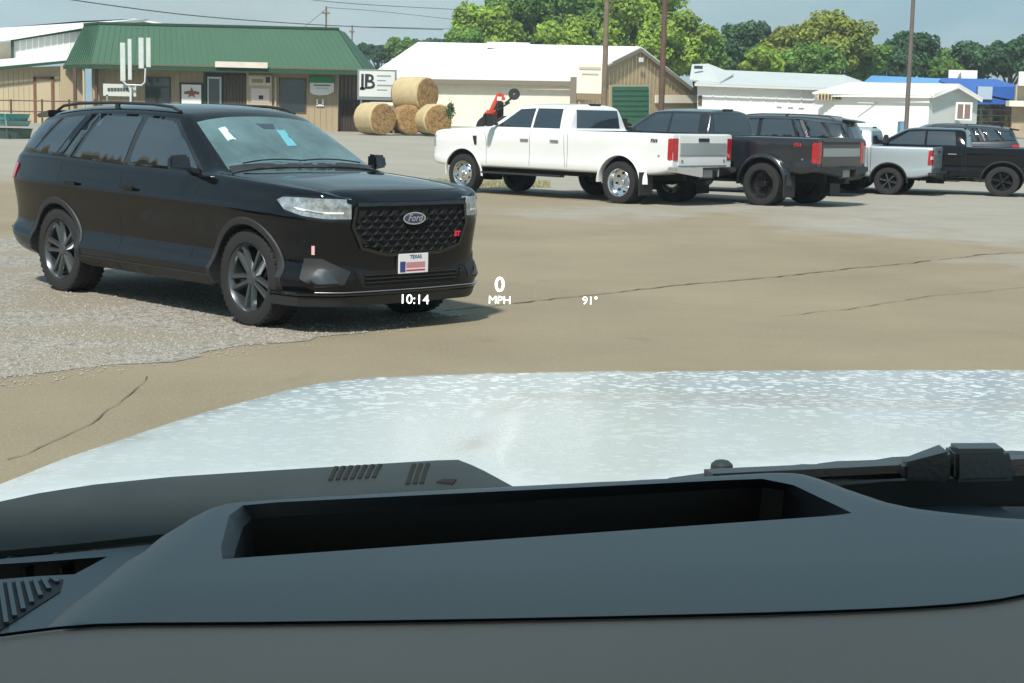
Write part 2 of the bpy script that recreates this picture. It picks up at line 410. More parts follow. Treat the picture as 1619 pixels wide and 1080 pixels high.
# ------------------------------------------------------------------ sport utility vehicle
def make_suv(label, paint, detail=True, rim=M_rimd):
    root = empty('sport_utility_vehicle'); tag(root, label, 'car')
    T = {
     'zb': ((.92, .86, .7, -3.5, -3.9, -4.12), (.30, .27, .26, .27, .32, .42)),
     'zs': ((.93, .86, .70, .3, -.45, -1.3, -3.0, -4.0, -4.12), (1.02, 1.085, 1.125, 1.155, 1.195, 1.21, 1.25, 1.265, 1.21)),
     'wm': ((.93, .92, .905, .88, .84, .76, .60, .40, 0, -3.3, -3.75, -4.0, -4.12), (.34, .48, .60, .70, .79, .87, .935, .975, .995, .995, .965, .90, .78)),
     'ws': ((.93, .92, .905, .88, .84, .76, .60, .35, 0, -.45, -3.3, -3.8, -4.0, -4.12), (.32, .46, .58, .68, .76, .83, .875, .895, .905, .905, .90, .87, .81, .70)),
     'zr': ((.93, .80, .3, -.45, -.52, -1.32, -1.7, -2.5, -3.4, -3.92, -4.05, -4.12), (1.03, 1.12, 1.17, 1.21, 1.235, 1.67, 1.705, 1.715, 1.68, 1.60, 1.26, 1.19)),
     'wr': ((.93, .90, .80, .3, -.45, -.55, -1.32, -2.5, -3.4, -3.9, -4.05, -4.12), (.28, .52, .70, .76, .79, .785, .645, .655, .64, .60, .66, .62)),
     'zt': ((.93, .84, .7, .3, -.40, -.52, -1.28, -1.6, -2.4, -3.4, -3.92, -4.05, -4.12), (1.035, 1.125, 1.16, 1.21, 1.25, 1.28, 1.73, 1.772, 1.782, 1.75, 1.69, 1.36, 1.20)),
    }
    def prof(g, x):
        zb, zs, wm, ws, zr, wr, zt = (g[k] for k in ('zb', 'zs', 'wm', 'ws', 'zr', 'wr', 'zt')); H = zs-zb
        return [(0, zb), (wm*.6, zb), (wm-.06, zb+.01), (wm-.012, zb+.09*H/.85), (wm+.012, zb+H*.17), (wm+.010, zb+H*.215), (wm-.062, zb+H*.29), (wm-.045, zb+H*.52), (wm+.004, zb+H*.75), (wm-.030, zb+H*.82), (ws+.024, zs-.04), (ws+.004, zs-.006),
                (ws-.022, zs+.008), ((ws*.55+wr*.45)+.004, zs*.5+zr*.5), (wr+.006, zr-.02), (wr-.03, zr+.012*(zt > 1.3)+.004), (wr*.6, zt-(zt-zr)*.22), (0, zt)]
    xs = [.93, .92, .905, .88, .84, .78, .70, .58, .40, .15, -.15, -.40, -.50, -.60, -.95, -1.26, -1.36, -1.6, -2.1, -2.7, -3.2, -3.6, -3.86, -3.95, -4.03, -4.09, -4.12]
    me = carve(loft(T, xs, prof), paint, [('cyl', x, s*.60, s*1.2, .40, .425) for x in (0, -3.025) for s in (1, -1)])
    body = Body(me); link('body', me, None, root)
    P = lambda *a, **k: body.patch(*a, parent=root, **k)
    # windows
    win = [[(-.80, 1.231), (-1.02, 1.366), (-1.42, 1.611), (-1.80, 1.636), (-1.86, 1.636), (-1.86, 1.241)],
           [(-1.95, 1.241), (-1.95, 1.641), (-2.62, 1.641), (-2.80, 1.261)],
           [(-2.87, 1.261), (-2.69, 1.636), (-2.80, 1.626), (-3.0, 1.276)],
           [(-3.16, 1.286), (-2.93, 1.636), (-3.30, 1.611), (-3.55, 1.336), (-3.58, 1.301)],
           [(-3.64, 1.306), (-3.38, 1.606), (-3.78, 1.546), (-3.96, 1.326)]]
    for sg in (1, -1):
        P('window_surround', [(x, sg, z) for x, z in [(-.70, 1.211), (-1.0, 1.381), (-1.40, 1.636), (-1.95, 1.664), (-2.72, 1.661), (-3.80, 1.576), (-4.0, 1.301), (-3.1, 1.261), (-1.9, 1.221)]], (0, -sg, 0), M_gloss, off=.002)
        for w in win:
            P('window', [(x, sg, z) for x, z in w], (0, -sg, 0), M_glass, off=.006, step=.07)
        P('chrome_blade', [(x, sg, z) for x, z in [(-3.04, 1.271), (-2.82, 1.636), (-2.90, 1.636), (-3.13, 1.271)]], (0, -sg, 0), paint, off=.008)
    P('windscreen', [(-.53, .765, 1.2), (-.50, .4, 1.2), (-.49, 0, 1.2), (-.50, -.4, 1.2), (-.53, -.765, 1.2), (-1.20, -.625, 1.6), (-1.225, -.3, 1.6), (-1.23, 0, 1.6), (-1.225, .3, 1.6), (-1.20, .625, 1.6)], (-.5, 0, -.85), M_ws, off=.004, step=.08)
    P('rear_window', [(-4.1, .56, 1.25), (-4.1, -.56, 1.25), (-3.95, -.52, 1.52), (-3.95, .52, 1.52)], (1, 0, -.1), M_glass, off=.005)
    # spoiler, roof rails
    B().add([(-3.80, -.60, 1.68), (-3.80, .60, 1.68), (-4.12, .56, 1.635), (-4.12, -.56, 1.635), (-3.80, -.60, 1.61), (-3.80, .60, 1.61), (-4.10, .56, 1.60), (-4.10, -.56, 1.60)],
            [(0, 1, 2, 3), (4, 7, 6, 5), (0, 4, 5, 1), (1, 5, 6, 2), (2, 6, 7, 3), (3, 7, 4, 0)]).build('rear_spoiler', M_gloss, root, bev=.01)
    for sg in (1, -1):
        pts = [(-1.46, sg*.61, 1.68), (-1.60, sg*.61, 1.72), (-1.9, sg*.615, 1.74), (-2.6, sg*.615, 1.745), (-3.2, sg*.61, 1.73), (-3.5, sg*.60, 1.705), (-3.62, sg*.60, 1.66)]
        b = B(); b.tube([(x, y, z+.018) for x, y, z in pts], .014, 8)
        b.box((-2.5, sg*.612, 1.735), (.06, .02, .05)); b.build('roof_rail', M_plas, root, smooth=True)
    # seams, cladding, mouldings
    for n_, pts in (('door_seam', [(-.66, 1, 1.13), (-.74, 1, .95), (-.78, 1, .5), (-.74, 1, .40)]), ('door_seam', [(-1.90, 1, 1.17), (-1.90, 1, .36)]), ('door_seam', [(-2.98, 1, 1.20), (-2.95, 1, .98), (-2.62, 1, .72), (-2.50, 1, .38)]),
                    ('shut_line', [(-.70, 1, .385), (-2.50, 1, .385)])):
        body.strip(n_, pts, (0, -1, 0), .009, M_well, root, off=.0005, h=.002, mirror=True)
    for sg in (1, -1):
        P('sill_moulding', [(x, sg, z) for x, z in [(-.42, .385), (-.50, .30), (-2.55, .30), (-2.63, .385)]], (0, -sg, 0), M_plas, off=.012)
        for cx in (0, -3.025):
            b = B(); ring = []
            for k in range(25):
                a = R(-12)+R(204)*k/24; c, s_ = math.cos(a), math.sin(a)
                for rr, dy in ((.425, -.02), (.428, .014), (.45, .018), (.478, .014), (.486, -.002)):
                    p = Vector((cx+c*rr, sg, .40+s_*rr)); q, n = body.hit(Vector((cx+c*max(rr, .437), sg, .40+s_*max(rr, .437))), (0, -sg, 0))
                    ring.append((p.x, q.y+sg*dy, p.z))
            b.add(ring, [(i*5+j, i*5+j+1, (i+1)*5+j+1, (i+1)*5+j) for i in range(24) for j in range(4)])
            b.build('arch_cladding', M_plas, root, smooth=True)
        # handles
        for hx in (-1.70, -2.68):
            q, n = body.hit((hx, sg, 1.03), (0, -sg, 0))
            B().bar((hx-.10, q.y+sg*.028, 1.03), (hx+.10, q.y+sg*.028, 1.03), .022, .032).build('door_handle', paint, root, bev=.006)
        # mirrors
        b = B(); q, n = body.hit((-.86, sg, 1.20), (0, -sg, 0))
        hx, hy, hz = -.80, sg*1.075, 1.29
        b.hexa([Vector((hx+.08, sg*.98, hz-.075)), Vector((hx-.06, sg*.98, hz-.075)), Vector((hx-.04, sg*1.165, hz-.055)), Vector((hx+.02, sg*1.165, hz-.055)),
                Vector((hx+.05, sg*.98, hz+.06)), Vector((hx-.06, sg*.98, hz+.065)), Vector((hx-.04, sg*1.15, hz+.055)), Vector((hx+.01, sg*1.15, hz+.05))])
        mr = b.build('wing_mirror', M_gloss, root, bev=.02)
        B().hexa([Vector((hx+.05, sg*.87, 1.18)), Vector((hx-.08, sg*.87, 1.18)), Vector((hx-.06, sg*1.0, hz-.06)), Vector((hx+.04, sg*1.0, hz-.06)),
                  Vector((hx+.05, sg*.87, 1.22)), Vector((hx-.08, sg*.87, 1.22)), Vector((hx-.06, sg*1.0, hz-.03)), Vector((hx+.04, sg*1.0, hz-.03))]).build('mirror_arm', M_plas, mr)
        # tail lamps
        P('tail_lamp', [(x, sg, z) for x, z in ((-3.84, 1.17), (-4.085, 1.18), (-4.085, 1.03), (-3.97, 1.02))], (0, -sg, 0), M_red, off=.010, step=.04)
        P('tail_lamp', [(-3.92, sg*.97, 1.16), (-4.04, sg*.9, 1.19), (-4.10, sg*.58, 1.17), (-4.12, sg*.58, 1.05), (-4.06, sg*.9, 1.02), (-3.92, sg*.96, 1.03)], (.75, -sg*.66, 0), M_red, off=.012, step=.05)
    P('rear_valance', [(-4.05, y, z) for y, z in [(-.85, .55), (.85, .55), (.80, .38), (-.80, .38)]], (1, 0, 0), M_plas, off=.02)
    # underbody
    B().box((-1.5, 0, .30), (4.3, 1.3, .12)).build('underbody', M_well, root)
    for x in (0, -3.025):
        for y in (.80, -.80): wheel(root, x, y, .392, .285, 'twin', rim, .2 if x else .55)
    if not detail: return root
    # ---------- front fascia
    F = (-1, 0, 0)
    P('grille_panel', [(1, y*.92, z) for y, z in [(-.60, 1.01), (.60, 1.01), (.625, .85), (.54, .69), (.30, .635), (-.30, .635), (-.54, .69), (-.625, .85)]], F, M_well, off=.004, step=.06)
    # honeycomb grille bars
    gp = [(a_*.92, b_) for a_, b_ in [(-.59, 1.0), (.59, 1.0), (.61, .85), (.53, .70), (.29, .645), (-.29, .645), (-.53, .70), (-.61, .85)]]
    b = B(); cw, ch = .105, .078
    row = 0; z = .665
    while z < 1.0:
        y = -.66+(cw/2 if row % 2 else 0)
        while y < .66:
            if inside((y, z), gp):
                hx = [(y+dy*cw*.46, z+dz*ch*.50) for dy, dz in ((-.62, 0), (-.34, .62), (.34, .62), (.62, 0), (.34, -.62), (-.34, -.62))]
                o_, i_ = [], []
                for (hy, hz_) in hx:
                    q, n = body.hit((1, hy, hz_), F); o_.append(q+Vector((.018, 0, 0)))
                    q2, n2 = body.hit((1, y+(hy-y)*.78, z+(hz_-z)*.74), F); i_.append(q2+Vector((.006, 0, 0)))
                b.add(o_+i_, [(k, (k+1) % 6, 6+(k+1) % 6, 6+k) for k in range(6)])
            y += cw
        z += ch*.5*1.24; row += 1
    b.build('grille_mesh', mat('satin_grille', (.016, .018, .02), .75, spec=.2), root, kind='stuff')
    body.strip('grille_frame', [(1, y*.92, z) for y, z in [(-.60, 1.02), (.60, 1.02)]], F, .028, M_gloss, root, off=.014, h=.02)
    body.strip('grille_frame', [(1, y*.92, z) for y, z in [(-.61, 1.01), (-.64, .85), (-.55, .68), (-.30, .622), (.30, .622), (.55, .68), (.64, .85), (.61, 1.01)]], F, .024, M_gloss, root, off=.014, h=.02)
    # emblem
    q, n = body.hit((1, 0, 0.905), F); ex = q.x+.030
    def oval(ry, rz, x0, x1):
        k = 28; return MB().prism([(x0, math.cos(2*math.pi*i/k)*ry, 0.905+math.sin(2*math.pi*i/k)*rz) for i in range(k)], (x1-x0, 0, 0), None)
    em = oval(.118, .050, ex-.02, ex).build('emblem', M_chrome, root)
    oval(.104, .040, ex-.004, ex+.003).build('emblem_field', mat('emblem_blue', (.012, .035, .12), .25, 0, .8), em)
    put_text('Ford', .078, M_chrome, em, (ex+.0045, 0, .907), (0, 1, 0), (0, 0, 1), shear=.35, bold=.0008)
    # badge
    q, n = body.hit((1, .47, .765), F); put_text('ST', .055, mat('red_badge', (.7, .03, .06), .3), root, (q.x+.028, .47, .765), (0, 1, 0), (0, 0, 1), name='badge', shear=.2, bold=.003, ext=.003)
    for sg in (1, -1):
        hp = [(.90, sg*.60, 1.005), (.90, sg*.60, .885), (.84, sg*.79, .885), (.70, sg*.92, .905), (.52, sg*.955, .945), (.44, sg*.965, .985), (.50, sg*.945, 1.012), (.70, sg*.90, 1.015), (.85, sg*.76, 1.01)]
        hp = [(x, y, z+(.055 if z > .98 else .025)) for x, y, z in hp]
        h = P('headlamp', hp, (-.8, -sg*.6, 0), M_lamp, off=.008, step=.045)
        P('lamp_bezel', [(x, y, z+(.012 if z > 1.0 else -.016)) for x, y, z in hp], (-.8, -sg*.6, 0), M_gloss, off=.003, step=.045)
        P('running_light', [(.88, sg*.66, .965), (.88, sg*.66, .95), (.80, sg*.83, .95), (.66, sg*.93, .975), (.62, sg*.94, .995), (.79, sg*.83, .965)], (-.8, -sg*.6, 0), M_wht, off=.012, step=.04)
        P('air_curtain', [(.90, sg*.60, .50), (.80, sg*.80, .60), (.70, sg*.90, .60), (.68, sg*.93, .44), (.80, sg*.86, .38), (.90, sg*.66, .40)], (-.75, -sg*.66, 0), M_steel if False else M_plas, off=.006, step=.05)
        P('fog_blade', [(.88, sg*.70, .415), (.84, sg*.80, .52), (.80, sg*.84, .52), (.72, sg*.90, .405)], (-.75, -sg*.66, 0), mat('dark_grey_trim', (.035, .045, .048), .3, .3, .5), off=.016, step=.05)
        P('tow_reflector', [(.78, sg*.86, .70), (.76, sg*.875, .70), (.76, sg*.875, .63), (.78, sg*.86, .63)], (-.75, -sg*.66, 0), M_pink, off=.008, step=.05)
    P('lower_intake', [(1, y, z) for y, z in [(-.58, .50), (.58, .50), (.50, .37), (-.50, .37)]], F, M_well, off=.004)
    for z in (.41, .44, .47): body.strip('intake_slat', [(1, -.48, z), (1, .48, z)], F, .010, M_gloss, root, off=.01, h=.012)
    # front splitter lip
    b = B(); pts = []
    for k in range(21):
        a = -1+2*k/20; y = a*.93; x = .945-.085*abs(a)**2-.27*max(0, abs(a)-.72)**1.2*3
        pts.append((x, y))
    pts = [(.40, -.985), (.55, -.975)]+[(x, y*1.02) for x, y in pts]+[(.55, .975), (.40, .985)]
    vs = []
    for x, y in pts: vs += [(x-.10, y*.96, .30), (x, y, .312), (x+.002, y, .326), (x-.02, y, .336), (x-.10, y*.96, .34)]
    b.add(vs, [(i*5+j, i*5+(j+1) % 5, (i+1)*5+(j+1) % 5, (i+1)*5+j) for i in range(len(pts)-1) for j in range(5)]); b.build('splitter', M_gloss, root, smooth=True)
    vs = []
    for x, y in pts: vs += [(x-.04, y*.98, .225), (x-.015, y*.99, .30), (x-.06, y*.96, .30), (x-.08, y*.96, .225)]
    B().add(vs, [(i*4+j, i*4+(j+1) % 4, (i+1)*4+(j+1) % 4, (i+1)*4+j) for i in range(len(pts)-1) for j in range(4)]).build('chin_spoiler', M_plas, root, smooth=True)
    B().tube([(x+.004, y, .340) for x, y in pts[3:-3]], .0035, 5).build('splitter_trim', M_steel, root, smooth=True)
    # licence plate
    q, n = body.hit((1, 0, .555), F); x = max(q.x, .93)+.02
    pl = B().box((x, 0, .545), (.012, .31, .158)).build('licence_plate', mat('plate_white', (.72, .70, .70), .45), root, bev=.003)
    B().box((x-.02, 0, .545), (.03, .33, .17)).build('plate_bracket', M_plas, root)
    B().box((x+.0065, -.115, .52), (.002, .055, .085)).build('plate_flag', M_inkb, pl)
    put_text('TEXAS', .042, M_inkb, pl, (x+.008, .02, .597), (0, 1, 0), (0, 0, 1), bold=.001)
    B().box((x+.0065, .02, .533), (.002, .20, .045)).build('plate_band', mat('pale_red_print', (.50, .22, .24), .5), pl)
    B().box((x+.0065, .02, .490), (.002, .20, .012)).build('plate_band', M_inkr, pl)
    # hood shut line and hood ribs
    body.strip('hood_seam', [(-.40, .86, 1.2), (.10, .83, 1.2), (.50, .79, 1.2), (.74, .70, 1.2), (.80, .5, 1.2), (.83, .2, 1.2), (.835, 0, 1.2)], (0, 0, -1), .008, M_well, root, off=.0005, h=.002, mirror=True)
    # wipers, cowl, sticker, painted reflection, mirror-back
    P('cowl', [(-.43, .78, 1.2), (-.41, 0, 1.2), (-.43, -.78, 1.2), (-.55, -.74, 1.2), (-.51, 0, 1.2), (-.55, .74, 1.2)], (0, 0, -1), M_plas, off=.006)
    for y0, y1 in ((.62, -.05), (.02, -.62)):
        pts = []
        for t in range(7):
            yy = y0+(y1-y0)*t/6; q, n = body.hit((-.56-.04*math.sin(t/6*3.14), yy, 1.2), (-.5, 0, -.85)); pts.append(q+n*.03)
        B().tube(pts, .007, 6).build('wiper', M_plas, root, smooth=True)
    P('windscreen_sticker', [(-1.14, -.505, 1.4), (-1.16, -.43, 1.4), (-.92, -.44, 1.4), (-.90, -.53, 1.4)], (-.5, 0, -.85), M_stick, off=.008, step=.025)
    P('windscreen_reflection', [(-1.08, .06, 1.4), (-1.09, .15, 1.4), (-.78, .12, 1.4), (-.77, .02, 1.4)], (-.5, 0, -.85), M_wsrefl, off=.008, step=.025)  # cyan reflection painted as a flat patch on the windscreen
    P('mirror_mount', [(-1.20, -.09, 1.4), (-1.20, .09, 1.4), (-1.10, .06, 1.4), (-1.10, -.06, 1.4)], (-.5, 0, -.85), M_glass, off=.007)
    return root

suv = make_suv('glossy black sport utility vehicle at left facing right, honeycomb grille, a sticker and a painted reflection on its windscreen', M_black)
suv.location = (-1.469, 13.92, 0); suv.rotation_euler = (0, 0, -0.7984)

# ------------------------------------------------------------------ pickups
def make_pickup(label, paint, dually=True, scale=(1, 1, 1), WBASE=4.47, tail=-5.72, cab_rear=-2.98, rim='dish', m_rim=M_rims, Rw=.42, tailgate='panel', decal=None, bumper=M_chrome, bottom=.60):
    root = empty('pickup_truck'); tag(root, label, 'truck')
    cr_ = cab_rear; K = dict(scale=1)
    T = {
     'zb': ((1.0, .9, .6, tail+.3, tail), (bottom+.05, bottom, bottom-.04, bottom-.03, bottom+.10)),
     'zs': ((1.0, .95, .8, .3, -.6, cr_, cr_-.03, tail), (1.22, 1.30, 1.34, 1.38, 1.40, 1.405, 1.40, 1.40)),
     'wm': ((1.0, .95, .8, .5, 0, tail+.1, tail), (.86, .93, .98, 1.0, 1.0, 1.0, .985)),
     'ws': ((1.0, .95, .8, .5, 0, cr_, cr_-.04, tail+.1, tail), (.82, .88, .92, .94, .95, .955, .975, .975, .965)),
     'zr': ((1.0, .8, -.6, -.7, -1.42, -1.8, cr_+.12, cr_+.02, cr_-.02, tail), (1.24, 1.355, 1.43, 1.46, 1.885, 1.91, 1.905, 1.86, 1.418, 1.418)),
     'wr': ((1.0, .8, -.6, -.7, -1.42, -2.6, cr_+.02, cr_-.03, tail), (.76, .80, .82, .82, .74, .74, .72, .95, .94)),
     'zt': ((1.0, .85, .3, -.55, -.68, -1.40, -1.75, cr_+.12, cr_+.02, cr_-.02, tail), (1.25, 1.38, 1.43, 1.47, 1.50, 1.94, 1.975, 1.965, 1.90, 1.42, 1.42)),
    }
    def prof(g, x):
        zb, zs, wm, ws, zr, wr, zt = (g[k] for k in ('zb', 'zs', 'wm', 'ws', 'zr', 'wr', 'zt')); H = zs-zb
        return [(0, zb), (wm*.6, zb), (wm-.05, zb+.005), (wm-.01, zb+.05), (wm, zb+H*.24), (wm-.015, zb+H*.30), (wm-.01, zb+H*.6), (wm, zb+H*.75), (ws+.02, zs-.04), (ws+.002, zs-.006),
                (ws-.015, zs+.006), (ws*.5+wr*.5+.01, zs*.5+zr*.5), (wr+.006, zr-.02), (wr-.03, zr+.006), (wr*.6, zt-(zt-zr)*.2), (0, zt)]
    xs = [1.0, .985, .95, .88, .75, .5, .2, -.2, -.55, -.66, -.76, -1.1, -1.38, -1.5, -1.8, -2.3, cr_+.3, cr_+.12, cr_+.03, cr_+.005, cr_-.02, cr_-.05, cr_-.4, (cr_+tail)/2, tail+.5, tail+.1, tail+.03, tail+.01, tail]
    ra = Rw+.105
    cuts = [('cyl', x, s*.60, s*1.3, Rw+.01, ra) for x in (0, -WBASE) for s in (1, -1)]
    bl = cr_-.07-(tail+.07)
    cuts.append(('box', ((cr_-.07+tail+.07)/2, 0, 1.30), (bl, 1.62, .9)))
    me = carve(loft(T, xs, prof), paint, cuts)
    body = Body(me); link('body', me, None, root)
    P = lambda *a, **k: body.patch(*a, parent=root, **k)
    for sg in (1, -1):
        for w in ([(-.92, 1.45), (-1.10, 1.56), (-1.50, 1.83), (-1.93, 1.855), (-1.93, 1.45)], [(-1.99, 1.45), (-1.99, 1.855), (cr_+.30, 1.855), (cr_+.24, 1.45)]):
            P('window', [(x, sg, z) for x, z in w], (0, -sg, 0), M_glass, off=.005, step=.09)
        for hx in (-1.82, cr_+.32):
            q, n = body.hit((hx, sg, 1.20), (0, -sg, 0)); B().bar((hx-.11, q.y+sg*.025, 1.20), (hx+.11, q.y+sg*.025, 1.20), .022, .03).build('door_handle', M_steel, root)
        # tow mirrors
        mr = B().hexa([Vector((-.86, sg*1.10, 1.46)), Vector((-1.0, sg*1.10, 1.46)), Vector((-1.0, sg*1.33, 1.46)), Vector((-.88, sg*1.33, 1.46)),
                       Vector((-.88, sg*1.10, 1.72)), Vector((-1.0, sg*1.10, 1.72)), Vector((-1.0, sg*1.33, 1.72)), Vector((-.90, sg*1.33, 1.72))]).build('wing_mirror', M_plas, root, bev=.02)
        B().bar((-.95, sg*.93, 1.50), (-.95, sg*1.12, 1.52), .06, .05).bar((-.95, sg*.93, 1.58), (-.95, sg*1.12, 1.60), .06, .05).build('mirror_arm', M_plas, mr)
        P('tail_lamp', [(tail+.05, sg*.99, 1.33), (tail-.02, sg*.84, 1.33), (tail-.02, sg*.84, .90), (tail+.05, sg*.99, .90), (tail+.10, sg*1.0, .92), (tail+.10, sg*1.0, 1.31)], (.8, -sg*.6, 0), M_red, off=.012, step=.05)
        if tailgate == 'plain' and paint is M_silver: P('reversing_lamp', [(tail+.05, sg*.985, 1.17), (tail-.02, sg*.87, 1.17), (tail-.02, sg*.87, 1.06), (tail+.05, sg*.985, 1.06)], (.8, -sg*.6, 0), M_pink, off=.018, step=.05)
        P('headlamp', [(.98, sg*.62, 1.22), (.9, sg*.97, 1.22), (.9, sg*.97, .98), (.98, sg*.62, .98)], (-.8, -sg*.6, 0), M_lamp, off=.01, step=.06)
        # arch lips
        for cx in (0, -WBASE):
            b = B(); ring = []
            for k in range(21):
                a = R(-5)+R(190)*k/20; c, s_ = math.cos(a), math.sin(a)
                for rr, dy in ((ra-.002, -.03), (ra, .012), (ra+.03, .014), (ra+.045, -.002)):
                    q, n = body.hit(Vector((cx+c*(ra+.02), sg, Rw+.01+s_*(ra+.02))), (0, -sg, 0)); ring.append((cx+c*rr, q.y+sg*dy, Rw+.01+s_*rr))
            b.add(ring, [(i*4+j, i*4+j+1, (i+1)*4+j+1, (i+1)*4+j) for i in range(20) for j in range(3)])
            b.build('arch_lip', M_plas if paint is not M_white else paint, root, smooth=True)
        if dually:
            ring = []; S = [(ra+.13, .985), (ra+.11, 1.02), (ra+.08, 1.07), (ra+.045, 1.10), (ra+.005, 1.11), (ra-.01, 1.06), (ra-.01, .98)]
            for k in range(29):
                a = R(-2)+R(184)*k/28; c, s_ = math.cos(a), math.sin(a)
                for rr, yy in S:
                    if yy < 1.18: rr = min(rr, ra+.13)
                    ring.append((-WBASE+c*rr, sg*yy, Rw+.01+s_*rr*(.94 if rr > ra+.1 else 1)))
            nS = len(S)
            B().add(ring, [(i*nS+j, i*nS+j+1, (i+1)*nS+j+1, (i+1)*nS+j) for i in range(28) for j in range(nS-1)]).build('dually_fender', paint, root, smooth=True)
        B().box((-WBASE-Rw-.16, sg*.95, .42), (.03, .32 if not dually else .42, .46)).build('mud_flap', M_plas, root) if dually else None
        b = B(); b.bar((-.62, sg*.98, bottom-.13), (cr_+.1, sg*.98, bottom-.13), .14, .04); b.build('running_board', M_plas, root)
    P('windscreen', [(-.70, y, 1.5) for y in (.80, .4, 0, -.4, -.80)]+[(-1.38, y, 1.9) for y in (-.70, -.3, 0, .3, .70)], (-.5, 0, -.85), M_ws, off=.004, step=.1)
    P('rear_window', [(cr_, -.70, 1.47), (cr_, .70, 1.47), (cr_, .66, 1.84), (cr_, -.66, 1.84)], (1, 0, 0), M_glass, off=.006, step=.1)
    B().box((cr_+.10, 0, 1.955), (.06, .34, .035)).build('brake_light_bar', M_gloss, root)
    for pts in ([(-.62, 1, 1.38), (-.70, 1, 1.15), (-.72, 1, .66)], [(-1.96, 1, 1.40), (-1.96, 1, .66)], [(cr_+.08, 1, 1.40), (cr_+.06, 1, .95), (cr_-.0+.02, 1, .66)], [(cr_-.03, 1, 1.40), (cr_-.03, 1, .62)]):
        body.strip('door_seam', pts, (0, -1, 0), .012, M_well if paint is not M_white else mat('seam_grey', (.16, .16, .16), .8), root, off=.0005, h=.002, mirror=True)
    P('grille_panel', [(1.05, y, z) for y, z in [(-.62, 1.20), (.62, 1.20), (.62, .84), (-.62, .84)]], (-1, 0, 0), M_chrome, off=.012)
    # fender vent
    for sg in (1, -1): P('fender_vent', [(-.30, sg, 1.24), (-.42, sg, 1.24), (-.42, sg, 1.05), (-.36, sg, 1.05)], (0, -sg, 0), M_plas, off=.01)
    # tailgate
    tg = P('tailgate', [(tail, y, z) for y, z in [(-.80, 1.39), (.80, 1.39), (.80, .80), (-.80, .80)]], (1, 0, 0), paint, off=.012, step=.12)
    x = tail-.016
    if tailgate == 'panel':
        B().box((x, 0, 1.12), (.02, 1.54, .24)).build('tailgate_panel', mat('tailgate_silver', (.46, .51, .51), .3, .5), tg, bev=.004)
        B().box((x, 0, 1.30), (.03, .34, .07)).build('tailgate_handle', M_plas, tg, bev=.004)
        for sg in (1, -1): B().box((x-.002, sg*.70, .90), (.02, .05, .03)).build('badge', M_steel, tg)
    elif tailgate == 'strip':
        B().box((x, 0, 1.13), (.02, 1.54, .17)).build('tailgate_panel', M_steel, tg, bev=.004)
        B().box((x, 0, 1.32), (.03, 1.50, .05)).build('tailgate_spoiler', M_plas, tg, bev=.004)
    else:
        B().box((x, 0, 1.28), (.03, .30, .05)).build('tailgate_handle', M_plas, tg, bev=.004)
        B().box((x, -.30, 1.12), (.015, .12, .09)).build('badge', mat('teal_badge', (.05, .16, .16), .4), tg)
    # rear bumper
    b = B(); zt_ = bottom+.17
    for sg in (1, -1):
        b.hexa([Vector((tail-.06, sg*.24, zt_-.20)), Vector((tail-.22, sg*.26, zt_-.20)), Vector((tail-.12, sg*1.0, zt_-.10)), Vector((tail+.10, sg*1.01, zt_-.10)),
                Vector((tail-.0, sg*.24, zt_)), Vector((tail-.22, sg*.26, zt_)), Vector((tail-.12, sg*1.0, zt_)), Vector((tail+.10, sg*1.01, zt_))])
    b.build('rear_bumper', bumper, root, bev=.015)
    B().box((tail-.12, 0, zt_-.03), (.2, .56, .04)).box((tail-.10, 0, zt_-.15), (.05, .50, .18)).build('bumper_step', M_plas, root, bev=.005)
    B().box((tail-.135, 0, zt_-.13), (.012, .30, .15)).build('licence_plate', mat('dull_plate', (.35, .36, .36), .5), root)
    B().bar((tail+.3, 0, zt_-.30), (tail-.20, 0, zt_-.30), .08).build('tow_hitch', M_well, root)
    # underbody, axles
    b = B(); b.bar((.8, .42, .58), (tail+.1, .42, .58), .09, .18).bar((.8, -.42, .58), (tail+.1, -.42, .58), .09, .18).box((-1.6, 0, .56), (2.4, .7, .2))
    for ax in (0, -WBASE): b.bar((ax, -.8, Rw), (ax, .8, Rw), .12).box((ax, .05, Rw), (.34, .34, .30))
    b.tube([(-WBASE+.7, -.2, .5), (-.5, 0, .55)], .06, 8).build('underbody', M_well, root)
    for sg in (1, -1):
        wheel(root, 0, sg*.86, Rw, .27, rim, m_rim, .3)
        if dually:
            w_ = wheel(root, -WBASE, sg*.975, Rw, .25, 'dishrear' if rim == 'dish' else rim, m_rim, .1)
            wheel(root, -WBASE, sg*.73, Rw, .25, 'dishrear' if rim == 'dish' else rim, m_rim, .1)
        else: wheel(root, -WBASE, sg*.86, Rw, .28, rim, m_rim, .1)
    if decal:
        for sg in (1, -1):
            q, n = body.hit((tail+.46, sg, 1.27), (0, -sg, 0)); put_text(decal[0], .10, decal[1], root, (tail+.46, q.y+sg*.012, 1.27), (-sg, 0, 0), (0, 0, 1), bold=.002, ext=.003, shear=.2)
            q, n = body.hit((tail+.34, sg, .98), (0, -sg, 0)); B().box((tail+.34, q.y+sg*.004, .98), (.045, .01, .03)).build('side_reflector', M_steel, root)
    root.scale = scale
    return root
def place(o, px, py, local, th):
    p = G(px, py); v = Matrix.Rotation(th, 3, 'Z') @ Vector((local[0]*o.scale[0], local[1]*o.scale[1], 0))
    o.rotation_euler = (0, 0, th); o.location = (p.x-v.x, p.y-v.y, 0)

